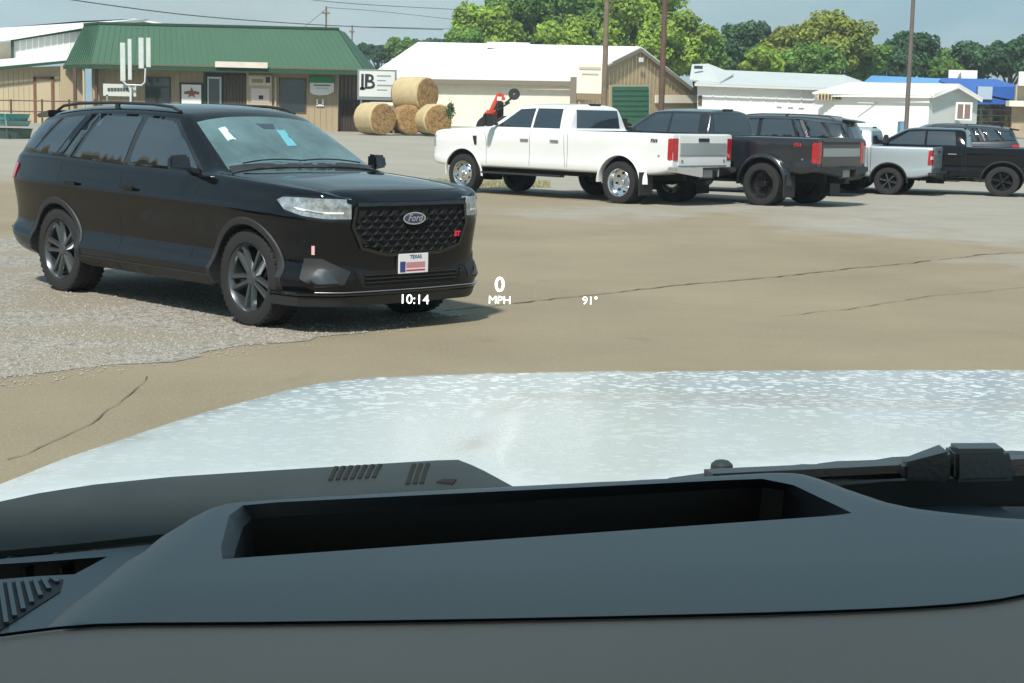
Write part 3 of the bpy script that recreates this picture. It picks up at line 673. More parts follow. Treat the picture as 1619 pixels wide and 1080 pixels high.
t1 = make_pickup('white crew cab dually pickup with polished wheels parked ahead of the others', M_white, decal=('FX4', M_ink))
t1.location = (-.504, 37.06, 0); t1.rotation_euler = (0, 0, R(137.43))
t2 = make_pickup('charcoal dually pickup with black wheels parked next to the white pickup', M_grey, m_rim=M_rimk, tailgate='strip', decal=('FX4', M_inkr), bumper=M_plas, Rw=.44, bottom=.66)
t2.scale = (.96, 1, .98); place(t2, 1200, 325, (-4.47, 1.12), R(141))
s2 = make_suv('dark slate sport utility vehicle with a rear spoiler, parked behind the charcoal pickup', M_navy, detail=False, rim=M_rimk)
s2.scale = (1, .95, 1.06); place(s2, 1336, 312, (-4.0, .8), R(156))
t3 = make_pickup('small silver pickup between the dark slate vehicle and the black pickup', M_silver, dually=False, scale=(.85, .90, .82), WBASE=3.55, tail=-4.75, cab_rear=-3.0, rim='six', m_rim=M_rimd, tailgate='plain', bumper=M_plas, bottom=.52, Rw=.40)
place(t3, 1403, 308, (-3.55, .95), R(157))
t4 = make_pickup('black crew cab pickup cut off by the right edge of the photo', M_black, dually=False, scale=(.92, .95, .83), WBASE=4.0, tail=-5.1, cab_rear=-3.0, rim='six', m_rim=M_rimk, tailgate='plain', bumper=M_plas, bottom=.54, Rw=.44)
place(t4, 1583, 311, (-4.0, .95), R(160))
s3 = make_suv('dark vehicle with a red tail lamp seen over the bed of the black pickup', M_navy, detail=False, rim=M_rimk)
s3.scale = (.95, .95, .98); place(s3, 1603, 292, (-4.0, .85), R(171))
def copy_tree(o, parent=None):
    c = o.copy(); COL.objects.link(c); c.parent = parent
    for ch in [q for q in bpy.data.objects if q.parent == o and q.name != c.name]: copy_tree(ch, c)
    return c
# unseen vehicles added left of the picture, for the black paint to reflect
for src, x, y, a, lbl in ((t2, -13.5, 9.0, 62, 'charcoal dually pickup added out of view at left for the black paint to reflect'), (s2, -13.0, 14.2, 64, 'dark slate vehicle added out of view at left for the black paint to reflect'), (s2, -14.2, 4.6, 60, 'second dark slate vehicle added out of view at left for the black paint to reflect')):
    c = copy_tree(src); c['label'] = lbl; c.location = (x, y, 0); c.rotation_euler = (0, 0, R(a))
# ------------------------------------------------------------------ ground
def ground_material():
    m = bpy.data.materials.new('worn_concrete'); m.use_nodes = True; t = m.node_tree; N = t.nodes.new; L = t.links.new; p = t.nodes['Principled BSDF']
    tcn = N('ShaderNodeTexCoord'); sp = N('ShaderNodeSeparateXYZ'); L(tcn.outputs['Object'], sp.inputs[0])
    def noise(sc, det=6, ro=.6, dist=0, vec=None):
        n = N('ShaderNodeTexNoise'); n.inputs['Scale'].default_value = sc; n.inputs['Detail'].default_value = det; n.inputs['Roughness'].default_value = ro; n.inputs['Distortion'].default_value = dist
        L(vec or tcn.outputs['Object'], n.inputs['Vector']); return n.outputs['Fac']
    def ramp(f, a, b, ca, cb_):
        r = N('ShaderNodeValToRGB'); r.color_ramp.elements[0].position = a; r.color_ramp.elements[1].position = b; r.color_ramp.elements[0].color = (*ca, 1); r.color_ramp.elements[1].color = (*cb_, 1); L(f, r.inputs[0]); return r.outputs[0]
    def mix(f, a, b, ty='MIX'):
        x = N('ShaderNodeMixRGB'); x.blend_type = ty
        if isinstance(f, float): x.inputs[0].default_value = f
        else: L(f, x.inputs[0])
        for i, v in ((1, a), (2, b)):
            if isinstance(v, tuple): x.inputs[i].default_value = (*v, 1)
            else: L(v, x.inputs[i])
        return x.outputs[0]
    def math_(op, a, b):
        x = N('ShaderNodeMath'); x.operation = op
        for i, v in ((0, a), (1, b)):
            if isinstance(v, (int, float)): x.inputs[i].default_value = v
            else: L(v, x.inputs[i])
        return x.outputs[0]
    tan = ramp(noise(.35, 8, .62), .32, .7, (0.2071, 0.1696, 0.1131), (0.2714, 0.2279, 0.1522))
    tan = mix(ramp(noise(1.3, 5, .7, .6), .48, .72, (0, 0, 0), (.30, .30, .30)), tan, (.23, .19, .135))
    grey = ramp(noise(.8, 8, .65), .3, .7, (0.2610, 0.2479, 0.2132), (0.3306, 0.3132, 0.2741))
    # worn paler surface: a band to the right and the far part of the lot, with ragged edges
    nzz = noise(.16, 7, .65, .5)
    rgt = math_('ADD', math_('MULTIPLY', sp.outputs['X'], .16), math_('MULTIPLY', math_('SUBTRACT', sp.outputs['Y'], 24.0), .11))
    f = math_('ADD', math_('MULTIPLY', rgt, .42), math_('MULTIPLY', math_('SUBTRACT', nzz, .5), 2.6))
    fm = ramp(f, .28, .62, (0, 0, 0), (.85, .85, .85))
    c = mix(fm, tan, grey)
    far = ramp(math_('ADD', math_('MULTIPLY', math_('SUBTRACT', sp.outputs['Y'], 34.0), .05), nzz), .5, .9, (0, 0, 0), (1, 1, 1))
    c = mix(math_('MULTIPLY', far, .9), c, ramp(noise(.25, 6), .3, .7, (0.2610, 0.2479, 0.2044), (0.3219, 0.3045, 0.2566)))
    # tyre-dark drips and specks of aggregate
    c = mix(ramp(noise(26, 3, .8), .54, .70, (0, 0, 0), (.5, .5, .5)), c, (.17, .145, .11))
    c = mix(ramp(noise(55, 2, .8), .56, .70, (0, 0, 0), (.55, .55, .55)), c, (.43, .385, .30))
    c = mix(ramp(noise(.9, 3, .5, 1.2), .66, .74, (0, 0, 0), (.30, .30, .30)), c, (.13, .11, .09))
    L(c, p.inputs['Base Color']); p.inputs['Roughness'].default_value = .9; p.inputs['Specular IOR Level'].default_value = .25
    bp = N('ShaderNodeBump'); bp.inputs['Strength'].default_value = .5; bp.inputs['Distance'].default_value = .015; L(noise(30, 6, .75), bp.inputs['Height']); L(bp.outputs[0], p.inputs['Normal'])
    return m
ys = [-500, -60, -5, 10, 20, 30, 45, 60, 75, 87, 110, 130, 200, 300, 500, 900]; xs_ = [-900, -400, -60, -20, 0, 20, 60, 400, 900]
b = B(); b.add([(x, y, gz(y)) for y in ys for x in xs_], [(i*9+j, i*9+j+1, (i+1)*9+j+1, (i+1)*9+j) for i in range(len(ys)-1) for j in range(8)])
gnd = b.build('parking_lot', ground_material(), None, smooth=True, kind='structure')

def gravel_material():
    m = bpy.data.materials.new('gravel_mix'); m.use_nodes = True; t = m.node_tree; p = t.nodes['Principled BSDF']; N = t.nodes.new; L = t.links.new
    tcn = N('ShaderNodeTexCoord'); v = N('ShaderNodeTexVoronoi'); v.inputs['Scale'].default_value = 26; L(tcn.outputs['Object'], v.inputs['Vector'])
    r = N('ShaderNodeValToRGB'); e = r.color_ramp.elements; e[0].position = 0; e[0].color = (.13, .113, .095, 1); e[1].position = 1; e[1].color = (.38, .355, .31, 1); x = r.color_ramp.elements.new(.5); x.color = (.25, .23, .195, 1)
    L(v.outputs['Color'], r.inputs[0])
    n = N('ShaderNodeTexNoise'); n.inputs['Scale'].default_value = .9; n.inputs['Detail'].default_value = 7; L(tcn.outputs['Object'], n.inputs['Vector'])
    r2 = N('ShaderNodeValToRGB'); r2.color_ramp.elements[0].position = .46; r2.color_ramp.elements[1].position = .60; L(n.outputs['Fac'], r2.inputs[0])
    mm = N('ShaderNodeMixRGB'); L(r2.outputs[0], mm.inputs[0]); L(r.outputs[0], mm.inputs[1]); mm.inputs[2].default_value = (.235, .205, .152, 1)
    L(mm.outputs[0], p.inputs['Base Color']); p.inputs['Roughness'].default_value = .95
    bp = N('ShaderNodeBump'); bp.inputs['Strength'].default_value = .7; bp.inputs['Distance'].default_value = .02; L(v.outputs['Distance'], bp.inputs['Height']); L(bp.outputs[0], p.inputs['Normal'])
    return m
def rough_sheet(name, px, m, z, jit=.13, step=.22, **k):
    P = [G(*q) for q in px]; P = dense([(p.x, p.y) for p in P], step); P = [(p[0]+random.uniform(-jit, jit), p[1]+random.uniform(-jit, jit)) for p in P]
    V, T, bl = fill(P, 1.2); return B().add([(v[0], v[1], z) for v in V], T).build(name, m, None, **k)
gpx = [(-300, 610), (0, 600), (150, 582), (300, 562), (450, 541), (600, 522), (720, 496), (700, 470), (560, 440), (420, 400), (250, 372), (0, 372), (-300, 372)]
rough_sheet('gravel_patch', gpx, gravel_material(), .004, kind='structure')
b = B(); gp_ = [(G(*q).x, G(*q).y) for q in gpx]; n = 0
while n < 9000:
    px, py = random.uniform(-20, 730), random.uniform(374, 640)
    if random.random() > .25+.75*((py-370)/236): continue
    p = G(px, py)
    if not inside((p.x, p.y), gp_) and not (inside((p.x, p.y+.5), gp_) and random.random() < .22): continue
    s = random.uniform(.004, .013) if random.random() < .95 else random.uniform(.013, .022); a = random.uniform(0, 6.28)
    q = [(p.x+s*math.cos(a+t)*random.uniform(.7, 1.2), p.y+s*math.sin(a+t)*random.uniform(.7, 1.2), .004) for t in (0, 1.57, 3.14, 4.71)]
    b.add(q+[(p.x+s*.2, p.y, .004+s*.7)], [(0, 1, 4), (1, 2, 4), (2, 3, 4), (3, 0, 4)]); n += 1
b.build('gravel', mat('loose_stone', (.36, .34, .30), .9, col2=(.18, .16, .14), vscale=30), None, kind='stuff')
def crack(px, w0, seed, m=None):
    rnd = random.Random(seed); P = dense([G(*q) for q in px], .14, False); off = 0; L_, R_ = [], []
    for i, p in enumerate(P):
        t = (P[min(i+1, len(P)-1)]-P[max(i-1, 0)]).normalized(); s = Vector((-t.y, t.x, 0)); off = off*.85+rnd.uniform(-.035, .035); w = w0*rnd.uniform(.3, 1.5)
        L_.append(p+s*(off-w/2)); R_.append(p+s*(off+w/2))
    n = len(P); return B().add([(v.x, v.y, .008) for v in L_+R_], [(i, i+1, n+i+1, n+i) for i in range(n-1)]).build('pavement_crack', m or mat('dark_crack', (.10, .084, .062), .95), None, kind='structure')  # dark strip for the crack
crack([(700, 492), (820, 480), (950, 464), (1100, 450), (1250, 436), (1400, 421), (1540, 404)], .027, 1)
crack([(20, 728), (110, 692), (150, 672), (180, 655), (195, 633), (215, 615), (226, 596)], .008, 2, mat('faint_crack', (.15, .12, .088), .95))
crack([(1230, 500), (1350, 488), (1480, 470), (1619, 455)], .012, 4)
crack([(1540, 404), (1660, 398)], .03, 5)

# ------------------------------------------------------------------ the vehicle the picture is taken from
own = empty('off_road_vehicle', (0, 0, 0)); tag(own, 'white vehicle seen over its dark dashboard, with white hood, wiper and head-up readout', 'car')
def pad(name, px, a, bb, m, parent, holes=(), rim=None, r=.02, h=.012, drop=.05, step=.02, zf=None, smooth_pts=True, **k):
    """a moulded sheet with real depth: outline given on the plane z = a + bb*y, rounded rim, walls falling by drop"""
    def outline(L_):
        out = []
        for x, y in L_:
            p = on_plane(x, y, a, bb)
            if zf:
                for _ in range(12): p = p*.4+on_plane(x, y, a+zf(p.x, p.y), bb)*.6
            out.append((p.x, p.y))
        return out
    o = outline(px); hs = [outline(q) for q in holes]
    V, T, bl = fill(o, step, hs)
    E_ = [(Vector(o[i]), Vector(o[(i+1) % len(o)])) for i in range(len(o))]
    E_ = E_[:rim] if rim else E_
    A = np.array([[e[0].x, e[0].y] for e in E_]); D = np.array([[e[1].x-e[0].x, e[1].y-e[0].y] for e in E_]); DD = (D**2).sum(1)
    vs = []
    for v in V:
        p = np.array([v[0], v[1]]); t = np.clip(((p-A)*D).sum(1)/DD, 0, 1); d = np.sqrt((((A+D*t[:, None])-p)**2).sum(1)).min()
        q = max(0, 1-d/r) if r else 0; z = a+bb*v[1]-h*(1-math.sqrt(max(0, 1-q*q)))
        if zf: z += zf(v[0], v[1])
        vs.append((v[0], v[1], z))
    fs = list(T); loop = [i for i in bl[0] if i is not None]; n0 = len(vs)
    n = len(loop); vs += [vs[i] for i in loop]; vs += [(vs[i][0], vs[i][1], vs[i][2]-drop) for i in loop]
    fs += [(n0+i, n0+(i+1) % n, n0+n+(i+1) % n, n0+n+i) for i in range(n)]
    return B().add(vs, fs).build(name, m, parent, smooth=True, **k)
def smooth_px(P, n=4, closed=True):
    out = []; N = len(P)
    for i in range(N if closed else N-1):
        p0, p1, p2, p3 = [np.array(P[(i+j) % N], float) if closed else np.array(P[min(max(i+j, 0), N-1)], float) for j in (-1, 0, 1, 2)]
        for q in range(n):
            t = q/n; out.append(tuple(.5*((2*p1)+(-p0+p2)*t+(2*p0-5*p1+4*p2-p3)*t*t+(-p0+3*p1-3*p2+p3)*t**3)))
    if not closed: out.append(tuple(P[-1]))
    return out
def hood_material():
    m = bpy.data.materials.new('dusty_white_paint'); m.use_nodes = True; t = m.node_tree; p = t.nodes['Principled BSDF']; N = t.nodes.new; L = t.links.new
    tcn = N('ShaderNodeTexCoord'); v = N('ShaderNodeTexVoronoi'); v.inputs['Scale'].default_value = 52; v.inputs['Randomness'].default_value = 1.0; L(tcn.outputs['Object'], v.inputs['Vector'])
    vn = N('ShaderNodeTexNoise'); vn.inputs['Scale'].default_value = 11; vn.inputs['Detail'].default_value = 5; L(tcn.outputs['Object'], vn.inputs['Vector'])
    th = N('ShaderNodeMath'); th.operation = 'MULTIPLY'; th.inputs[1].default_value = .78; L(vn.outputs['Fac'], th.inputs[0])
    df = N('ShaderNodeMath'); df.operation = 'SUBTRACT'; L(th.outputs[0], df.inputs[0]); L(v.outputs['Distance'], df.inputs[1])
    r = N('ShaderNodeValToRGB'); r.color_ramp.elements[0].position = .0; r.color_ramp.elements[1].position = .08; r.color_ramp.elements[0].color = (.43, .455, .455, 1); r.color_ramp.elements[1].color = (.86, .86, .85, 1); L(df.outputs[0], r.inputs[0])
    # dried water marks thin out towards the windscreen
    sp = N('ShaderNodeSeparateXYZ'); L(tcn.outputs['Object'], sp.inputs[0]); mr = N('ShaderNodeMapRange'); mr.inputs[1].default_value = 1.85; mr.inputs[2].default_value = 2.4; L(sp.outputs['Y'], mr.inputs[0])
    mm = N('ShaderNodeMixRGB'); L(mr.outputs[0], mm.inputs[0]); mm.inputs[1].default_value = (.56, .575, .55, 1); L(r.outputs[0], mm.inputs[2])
    L(mm.outputs[0], p.inputs['Base Color']); p.inputs['Roughness'].default_value = .35; p.inputs['Coat Weight'].default_value = .9; p.inputs['Coat Roughness'].default_value = .06
    rr = N('ShaderNodeMapRange'); rr.inputs[3].default_value = .05; rr.inputs[4].default_value = .35; L(r.outputs[0], rr.inputs[0]); L(rr.outputs[0], p.inputs['Coat Roughness'])
    n2 = N('ShaderNodeTexNoise'); n2.inputs['Scale'].default_value = 9; n2.inputs['Detail'].default_value = 2; L(tcn.outputs['Object'], n2.inputs['Vector'])
    bp = N('ShaderNodeBump'); bp.inputs['Strength'].default_value = .12; bp.inputs['Distance'].default_value = .003; L(n2.outputs['Fac'], bp.inputs['Height']); L(bp.outputs[0], p.inputs['Normal']); L(bp.outputs[0], p.inputs['Coat Normal'])
    return m
hood_px = smooth_px([(-250, 850), (0, 760), (100, 721), (200, 688), (300, 655), (400, 628), (480, 608), (560, 597), (700, 590), (900, 586), (1200, 584), (1450, 583), (1700, 584), (2000, 590)], 4, False)
HA, HB = 1.533, -.07
hood_out = hood_px+[(2000, 716), (1619, 714), (1460, 720), (1306, 732), (1200, 742), (1100, 756), (1000, 775), (850, 778), (785, 765), (745, 742), (724, 735), (690, 736), (395, 753), (150, 770), (0, 795), (-250, 842)]
cA, cB_ = on_plane(830, 606, HA, HB), on_plane(700, 745, HA, HB)
def hood_z(x, y):
    t = (y-cB_.y)/(cA.y-cB_.y); xl = cB_.x+(cA.x-cB_.x)*t
    d = max(0, min(1, (x-xl)/.025)) ; d = d*d*(3-2*d); fade = max(0, min(1, (2.35-y)/.25))
    return .011*d*fade
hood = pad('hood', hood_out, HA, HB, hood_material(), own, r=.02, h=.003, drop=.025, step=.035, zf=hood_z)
# cowl panel behind the hood
M_cowl = mat('cowl_plastic', (.020, .026, .026), .5, var=.2, vscale=14)
cowl_px = [(-250, 840), (0, 791), (60, 778), (150, 764), (270, 752), (395, 744), (560, 734), (690, 726), (724, 725), (745, 733), (785, 753), (840, 785), (840, 800), (560, 812), (300, 838), (120, 858), (0, 869), (-250, 892)]
CA = 1.462
QA, QB = 1.372, .07
def cowl_z(x, y): return -2.0*max(0, 1.375+.21*(x+.1)-y)**2
cowl = pad('cowl_panel', cowl_px, QA, QB, M_cowl, own, r=.004, h=.001, drop=.005, step=.015, zf=cowl_z)
def slot(pxs, a, name, m, parent, h=.0011, drop=.004):
    P = [on_plane(x, y, QA, QB) for x, y in pxs]; P = [Vector((p.x, p.y, p.z+cowl_z(p.x, p.y))) for p in P]; b = B(); b.prism([(p.x, p.y, p.z+h) for p in P], (0, 0, -drop), None); return b.build(name, m, parent)
for k in range(7):
    x = 524+k*11.5; y = 753-k*.6
    slot([(x-5, y), (x+1, y), (x+11, y-15), (x+5, y-15)], CA-.012+.007, 'cowl_slot', M_well, cowl)
for k in range(3):
    x = 645+k*11; y = 755-k*.5
    slot([(x-4, y), (x+3, y), (x+13, y-21), (x+6, y-21)], CA-.012+.007, 'cowl_slot', M_well, cowl)
slot([(690, 753), (700, 750), (722, 750), (716, 754)], CA-.012+.007, 'cowl_slot', M_well, cowl)
# right-hand cowl edge, wiper and nozzle
cw2 = [(1040, 748), (1150, 738), (1306, 724), (1460, 712), (1619, 706), (1900, 700), (1900, 730), (1619, 738), (1400, 747), (1300, 756), (1100, 780)]
pad('cowl_edge', cw2, CA, 0.0, M_cowl, own, r=.02, h=.008, drop=.05, step=.02)
def up_box(px, y_, a, w, d, h, name, m, parent, bev=.004, tilt=0):
    p = on_plane(px, y_, a, 0); return B().box((p.x, p.y, p.z+h/2), (w, d, h), Matrix.Rotation(R(12), 3, 'Z')).build(name, m, parent, bev=bev)
_p = on_plane(1141, 741, CA-.004, 0); B().tube([_p, _p+Vector((0, 0, .004)), _p+Vector((0, 0, .007)), _p+Vector((0, 0, .008))], [.010, .0095, .006, .002], 16).build('washer_nozzle', M_cowl, own, smooth=True)
M_wip = mat('wiper_black', (.022, .026, .026), .38, bump=.1, bscale=200)
def strut(name, pts, a, w, h, m, parent, bev=.003):
    P = [on_plane(x, y, a, 0) for x, y in pts]; b = B()
    for i in range(len(P)-1): b.bar(P[i], P[i+1], w, h)
    return b.build(name, m, parent, bev=bev)
wp = strut('wiper_arm', [(1120, 752), (1420, 738), (1640, 727)], CA+.009, .018, .007, M_wip, own, bev=0)
strut('wiper_blade', [(1180, 760), (1430, 746), (1700, 736)], CA+.004, .012, .008, M_rub, wp, bev=0)
pA, pB, pC, pD = [on_plane(x, y, CA+.02, 0) for x, y in ((1425, 733), (1495, 729), (1600, 727), (1650, 727))]
B().hexa([pA+Vector((0, -.012, -.012)), pB+Vector((0, -.02, -.014)), pB+Vector((0, .02, -.014)), pA+Vector((0, .012, -.012)), pA+Vector((0, -.010, .002)), pB+Vector((0, -.018, .012)), pB+Vector((0, .018, .012)), pA+Vector((0, .010, .002))]).build('wiper_hinge', M_wip, wp, bev=.003)
B().hexa([pB+Vector((.003, -.022, -.014)), pC+Vector((0, -.022, -.014)), pC+Vector((0, .022, -.014)), pB+Vector((.003, .022, -.014)), pB+Vector((.003, -.016, .013)), pC+Vector((-.008, -.016, .012)), pC+Vector((-.008, .016, .012)), pB+Vector((.003, .016, .013))]).build('wiper_cap', M_wip, wp, bev=.004)
# black glass border and void between cowl and dash
def flat(name, pxs, a, m, parent, drop=.01, bb=0): 
    P = [on_plane(x, y, a, bb) for x, y in pxs]; return B().prism([(p.x, p.y, p.z) for p in P], (0, 0, -drop), None).build(name, m, parent)
M_void = mat('black_border', (.002, .002, .0025), .8, spec=.1)
flat('glass_border', [(-300, 850), (0, 826), (120, 816), (230, 810), (600, 808), (1100, 790), (1300, 768), (1619, 758), (1950, 750), (1950, 1100), (-300, 1100)], 1.385, M_void, own)
# lower dash shelf with defroster slot and speaker grille
M_dash = mat('dash_vinyl', (.046, .068, .078), .42, bump=.05, bscale=700, var=.06, vscale=5)
M_dash2 = mat('lower_dash_vinyl', (.235, .212, .192), .55, bump=.05, bscale=700, var=.06, vscale=4)
DZ = 1.430
shelf = [(-400, 930), (0, 884), (100, 875), (190, 866), (260, 858), (330, 900), (330, 1080), (-400, 1200)]
dslot = [(-390, 975), (0, 892), (80, 887), (170, 880), (118, 908), (60, 911), (0, 916), (-390, 990)]
dash = pad('dashboard', shelf, DZ, 0, M_dash, own, holes=[dslot], r=0, h=0, drop=.03, step=.02)
for px in (-8, 60, 118):
    strut('defroster_slat', [(px-22, 914-px*.05), (px+32, 886-px*.06)], DZ-.012, .0022, .010, M_cowl, dash, bev=0)
for k in range(17):
    x = -45+k*13.5
    y0, y1 = 924-k*.9, min(1060, 1010-max(0, (x+20))*.80)
    if y1 > y0+4:
        strut('grille_rib', [(x-9, y0), (x-4, (y0+y1)/2), (x+1, y1)], DZ+.0015, .0030, .003, M_dash, dash, bev=0)
flat('grille_recess', [(-60, 924), (100, 916), (95, 935), (0, 996), (-60, 1030)], DZ+.0008, mat('grille_shadow', (.018, .022, .026), .7), dash, drop=.001)
shelf2 = [(1300, 775), (1400, 772), (1619, 766), (1950, 758), (1950, 900), (1300, 900)]
rs = pad('right_dash_edge', shelf2, DZ, 0, M_dash, own, holes=[[(1518, 795), (1619, 790), (1950, 784), (1950, 796), (1619, 801), (1560, 801)]], r=0, h=0, drop=.03, step=.02)
rs.name = 'dashboard_edge'
strut('defroster_slat', [(1612, 802), (1622, 789)], DZ-.012, .0022, .010, M_cowl, rs, bev=0)
# raised hood of the head-up display with its slot
outer = [(352, 884), (349, 866), (362, 815), (384, 799), (440, 794), (1150, 759), (1205, 757), (1255, 767), (1347, 811), (1335, 814)]
PZ, PB_ = 1.50, 0.0
top_edge = smooth_px([(-420, 1260), (-100, 1075), (0, 1003), (60, 956), (120, 910), (190, 858), (250, 818), (290, 795), (318, 783), (370, 776), (500, 768), (785, 753), (1075, 739), (1180, 733), (1255, 733), (1310, 741), (1380, 765), (1450, 786), (1530, 796), (1619, 803), (1950, 815)], 3, False)
seam = smooth_px([(1950, 830), (1720, 905), (1619, 940), (1500, 956), (1300, 966), (1000, 974), (700, 980), (400, 984), (150, 987), (0, 1003)], 3, False)
pad_px = top_edge[6:]+seam[:-1]
def pad_z(x, y):
    return -.035*max(0, .93-y+.19*x)**1.3*2
top = pad('dashboard_top', pad_px, PZ, PB_, M_dash, own, holes=[outer], r=.045, h=.020, drop=.075, step=.011, zf=pad_z, rim=len(top_edge[6:]))
inner = [(368, 887), (372, 872), (384, 834), (398, 820), (440, 817), (1150, 773), (1205, 771), (1240, 775), (1311, 814), (1300, 817)]
def ringmesh(A, B_, za, zb):
    def so(x, y, dz):
        p = on_plane(x, y, PZ+dz, 0)
        for _ in range(12): p = p*.4+on_plane(x, y, PZ+dz+pad_z(p.x, p.y), 0)*.6
        return p
    a = [so(x, y, 0) for x, y in A]; b_ = [so(x, y, zb) for x, y in B_]
    out = []
    for L_ in (a, b_):
        q = []
        for i in range(len(L_)):
            p, r_ = L_[i], L_[(i+1) % len(L_)]
            for s in range(8): q.append(p+(r_-p)*s/8)
        out.append(q)
    return out
ra_, rb_ = ringmesh(outer, inner, 0, -.010)
ra_ = [Vector((p.x, p.y, PZ+pad_z(p.x, p.y))) for p in ra_]; rb_ = [Vector((p.x, p.y, PZ-.010+pad_z(p.x, p.y))) for p in rb_]
n = len(ra_); B().add(ra_+rb_, [(i, (i+1) % n, n+(i+1) % n, n+i) for i in range(n)]).build('display_bezel', mat('bezel_vinyl', (.030, .038, .044), .5, bump=.05, bscale=700), top, smooth=True)
mid = sum(rb_, Vector())/n; bot = [Vector((mid.x+(p.x-mid.x)*.96, mid.y+(p.y-mid.y)*.9, p.z-.11)) for p in rb_]
B().add(rb_+bot, [(i, (i+1) % n, n+(i+1) % n, n+i) for i in range(n)]+[tuple(range(n, 2*n))]).build('display_well', mat('well_black', (.006, .0065, .0065), .6), top, smooth=True)
# lower fascia below the seam
low_px = [(-300, 1016)]+[(x, y+1.5) for x, y in seam[::-1]]+[(2100, 700), (2100, 1400), (-300, 1400)]
low_px = [(-400, 1040), (0, 1003)]+[(x, y) for x, y in seam[::-1][1:]]+[(2150, 780), (2150, 1350), (-400, 1350)]
low = pad('dashboard_face', low_px, PZ, 0, M_dash2, own, r=.0, h=.0, drop=.06, step=.02, zf=lambda x, y: pad_z(x, y)-.0022)
# seam groove
gs = [on_plane(x, y, PZ, 0) for x, y in seam]; gs = []
for x, y in seam:
    p = on_plane(x, y, PZ, 0)
    for _ in range(12): p = p*.4+on_plane(x, y, PZ+pad_z(p.x, p.y), 0)*.6
    gs.append(Vector((p.x, p.y, PZ-.0005+pad_z(p.x, p.y))))
B().tube(gs, .0008, 6).build('dash_seam', M_void, own, smooth=True)
# unseen roof of the own vehicle, carried forward to shade the dashboard
ya = R(12); fwd = Vector((-math.sin(ya), math.cos(ya), 0)); rt = Vector((math.cos(ya), math.sin(ya), 0))
def lp(a_, b_, z): v = rt*a_+fwd*b_; return Vector((v.x, v.y, z))
B().hexa([lp(-.75, .86, 1.97), lp(1.05, .86, 1.97), lp(1.05, -1.9, 2.02), lp(-.75, -1.9, 2.02), lp(-.75, .86, 2.04), lp(1.05, .86, 2.04), lp(1.05, -1.9, 2.10), lp(-.75, -1.9, 2.10)]).build('roof', M_white, own)
# head-up readout, glowing figures that float ahead of the glass
M_hud = mat('readout_white', (.95, 1.0, .95), .5, emit=1.15)
hud = empty('head_up_display'); hud.parent = own
rgt_ = _r2; upv = _u2
for body, px, py, hpx in (('10:14', 655, 474, 15.5), ('0', 790, 451, 24), ('MPH', 790, 475, 13), ('91°', 933, 476, 13)):
    d = 2.55; p = ray(px, py)*d+Vector((0, 0, EYE)); s = hpx*d/FPX/.72
    put_text(body, s, M_hud, hud, p, Vector((1, .0, 0)), Vector((0, 0, 1)), name='readout_figure', bold=0 if body != '0' else s*.012)
hz_m = bpy.data.materials.new('thin_haze'); hz_m.use_nodes = True; hz_m.node_tree.nodes.clear()
_o = hz_m.node_tree.nodes.new('ShaderNodeOutputMaterial'); _v = hz_m.node_tree.nodes.new('ShaderNodeVolumePrincipled')
_v.inputs['Density'].default_value = .00055; _v.inputs['Color'].default_value = (.84, .94, 1.0, 1); _v.inputs['Anisotropy'].default_value = .2
hz_m.node_tree.links.new(_v.outputs[0], _o.inputs['Volume'])
B().box((0, 200, 15.5), (1810, 1410, 33)).build('haze', hz_m, None, kind='stuff')
# ------------------------------------------------------------------ buildings
def px_scale(px, py, Y):
    p = at(px, py, Y)-Vector((0, 0, EYE)); return FPX/(-(p.dot(_back)))
def W(name, x0, y0, x1, y1, Y, t, m, parent, bev=0, dy=0, **k):
    """upright box facing the lot, spanning about x0..x1, y0..y1 of the photograph at distance Y"""
    c = at((x0+x1)/2, (y0+y1)/2, Y); s = px_scale((x0+x1)/2, (y0+y1)/2, Y)
    return B().box((c.x, Y+t/2, c.z), ((x1-x0)/s, t, (y1-y0)/s)).build(name, m, parent, bev=bev, **k)
def poly(name, pts, n, m, parent, **k): return B().prism(pts, n, None).build(name, m, parent, **k)
def ribs(name, a0, a1, b0, b1, step, r, m, parent, out=(0, -1, 0)):
    """standing ribs between the lines a0-a1 and b0-b1"""
    a0, a1, b0, b1 = map(Vector, (a0, a1, b0, b1)); L_ = (a1-a0).length; n = max(2, int(L_/step)); b = B(); o = Vector(out)*r*.4
    for i in range(n+1): b.bar(a0+(a1-a0)*i/n+o, b0+(b1-b0)*i/n+o, r, r, up=out)
    return b.build(name, m, parent, kind='stuff')
C_ = lambda r, g, b_, k=.92: tuple(c*k for c in s2l(r, g, b_))
M_tan = mat('tan_metal_siding', C_(168, 152, 122), .55, .0, var=.10, vscale=.6)
M_tan2 = mat('beige_metal_siding', C_(186, 172, 142), .55, var=.07, vscale=.5)
M_cream = mat('cream_siding', (.84, .76, .62), .6, var=.05, vscale=.5)
M_brown = mat('brown_trim', C_(88, 66, 50), .6)
M_green = mat('green_metal_roof', (0.0476, 0.1107, 0.0697), .6, spec=.2, var=.06, vscale=.7)
M_greend = mat('green_trim', C_(44, 76, 58), .6, spec=.2)
M_roofw = mat('white_metal_roof', (.80, .80, .78), .45, var=.03, vscale=.3)
M_roofg = mat('pale_grey_roof', C_(190, 196, 194), .5, var=.05, vscale=.3)
M_wallw = mat('white_siding', (.88, .87, .84), .6, var=.03, vscale=.4)
M_wallg = mat('pale_grey_siding', C_(205, 210, 206), .6)
M_dkwin = mat('shop_window', (.02, .028, .03), .08, spec=.9)
M_dark = mat('dark_interior', (.02, .02, .02), .8)
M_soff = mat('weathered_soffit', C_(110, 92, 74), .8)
M_board = mat('poster_board', C_(215, 205, 192), .6, var=.1, vscale=3)

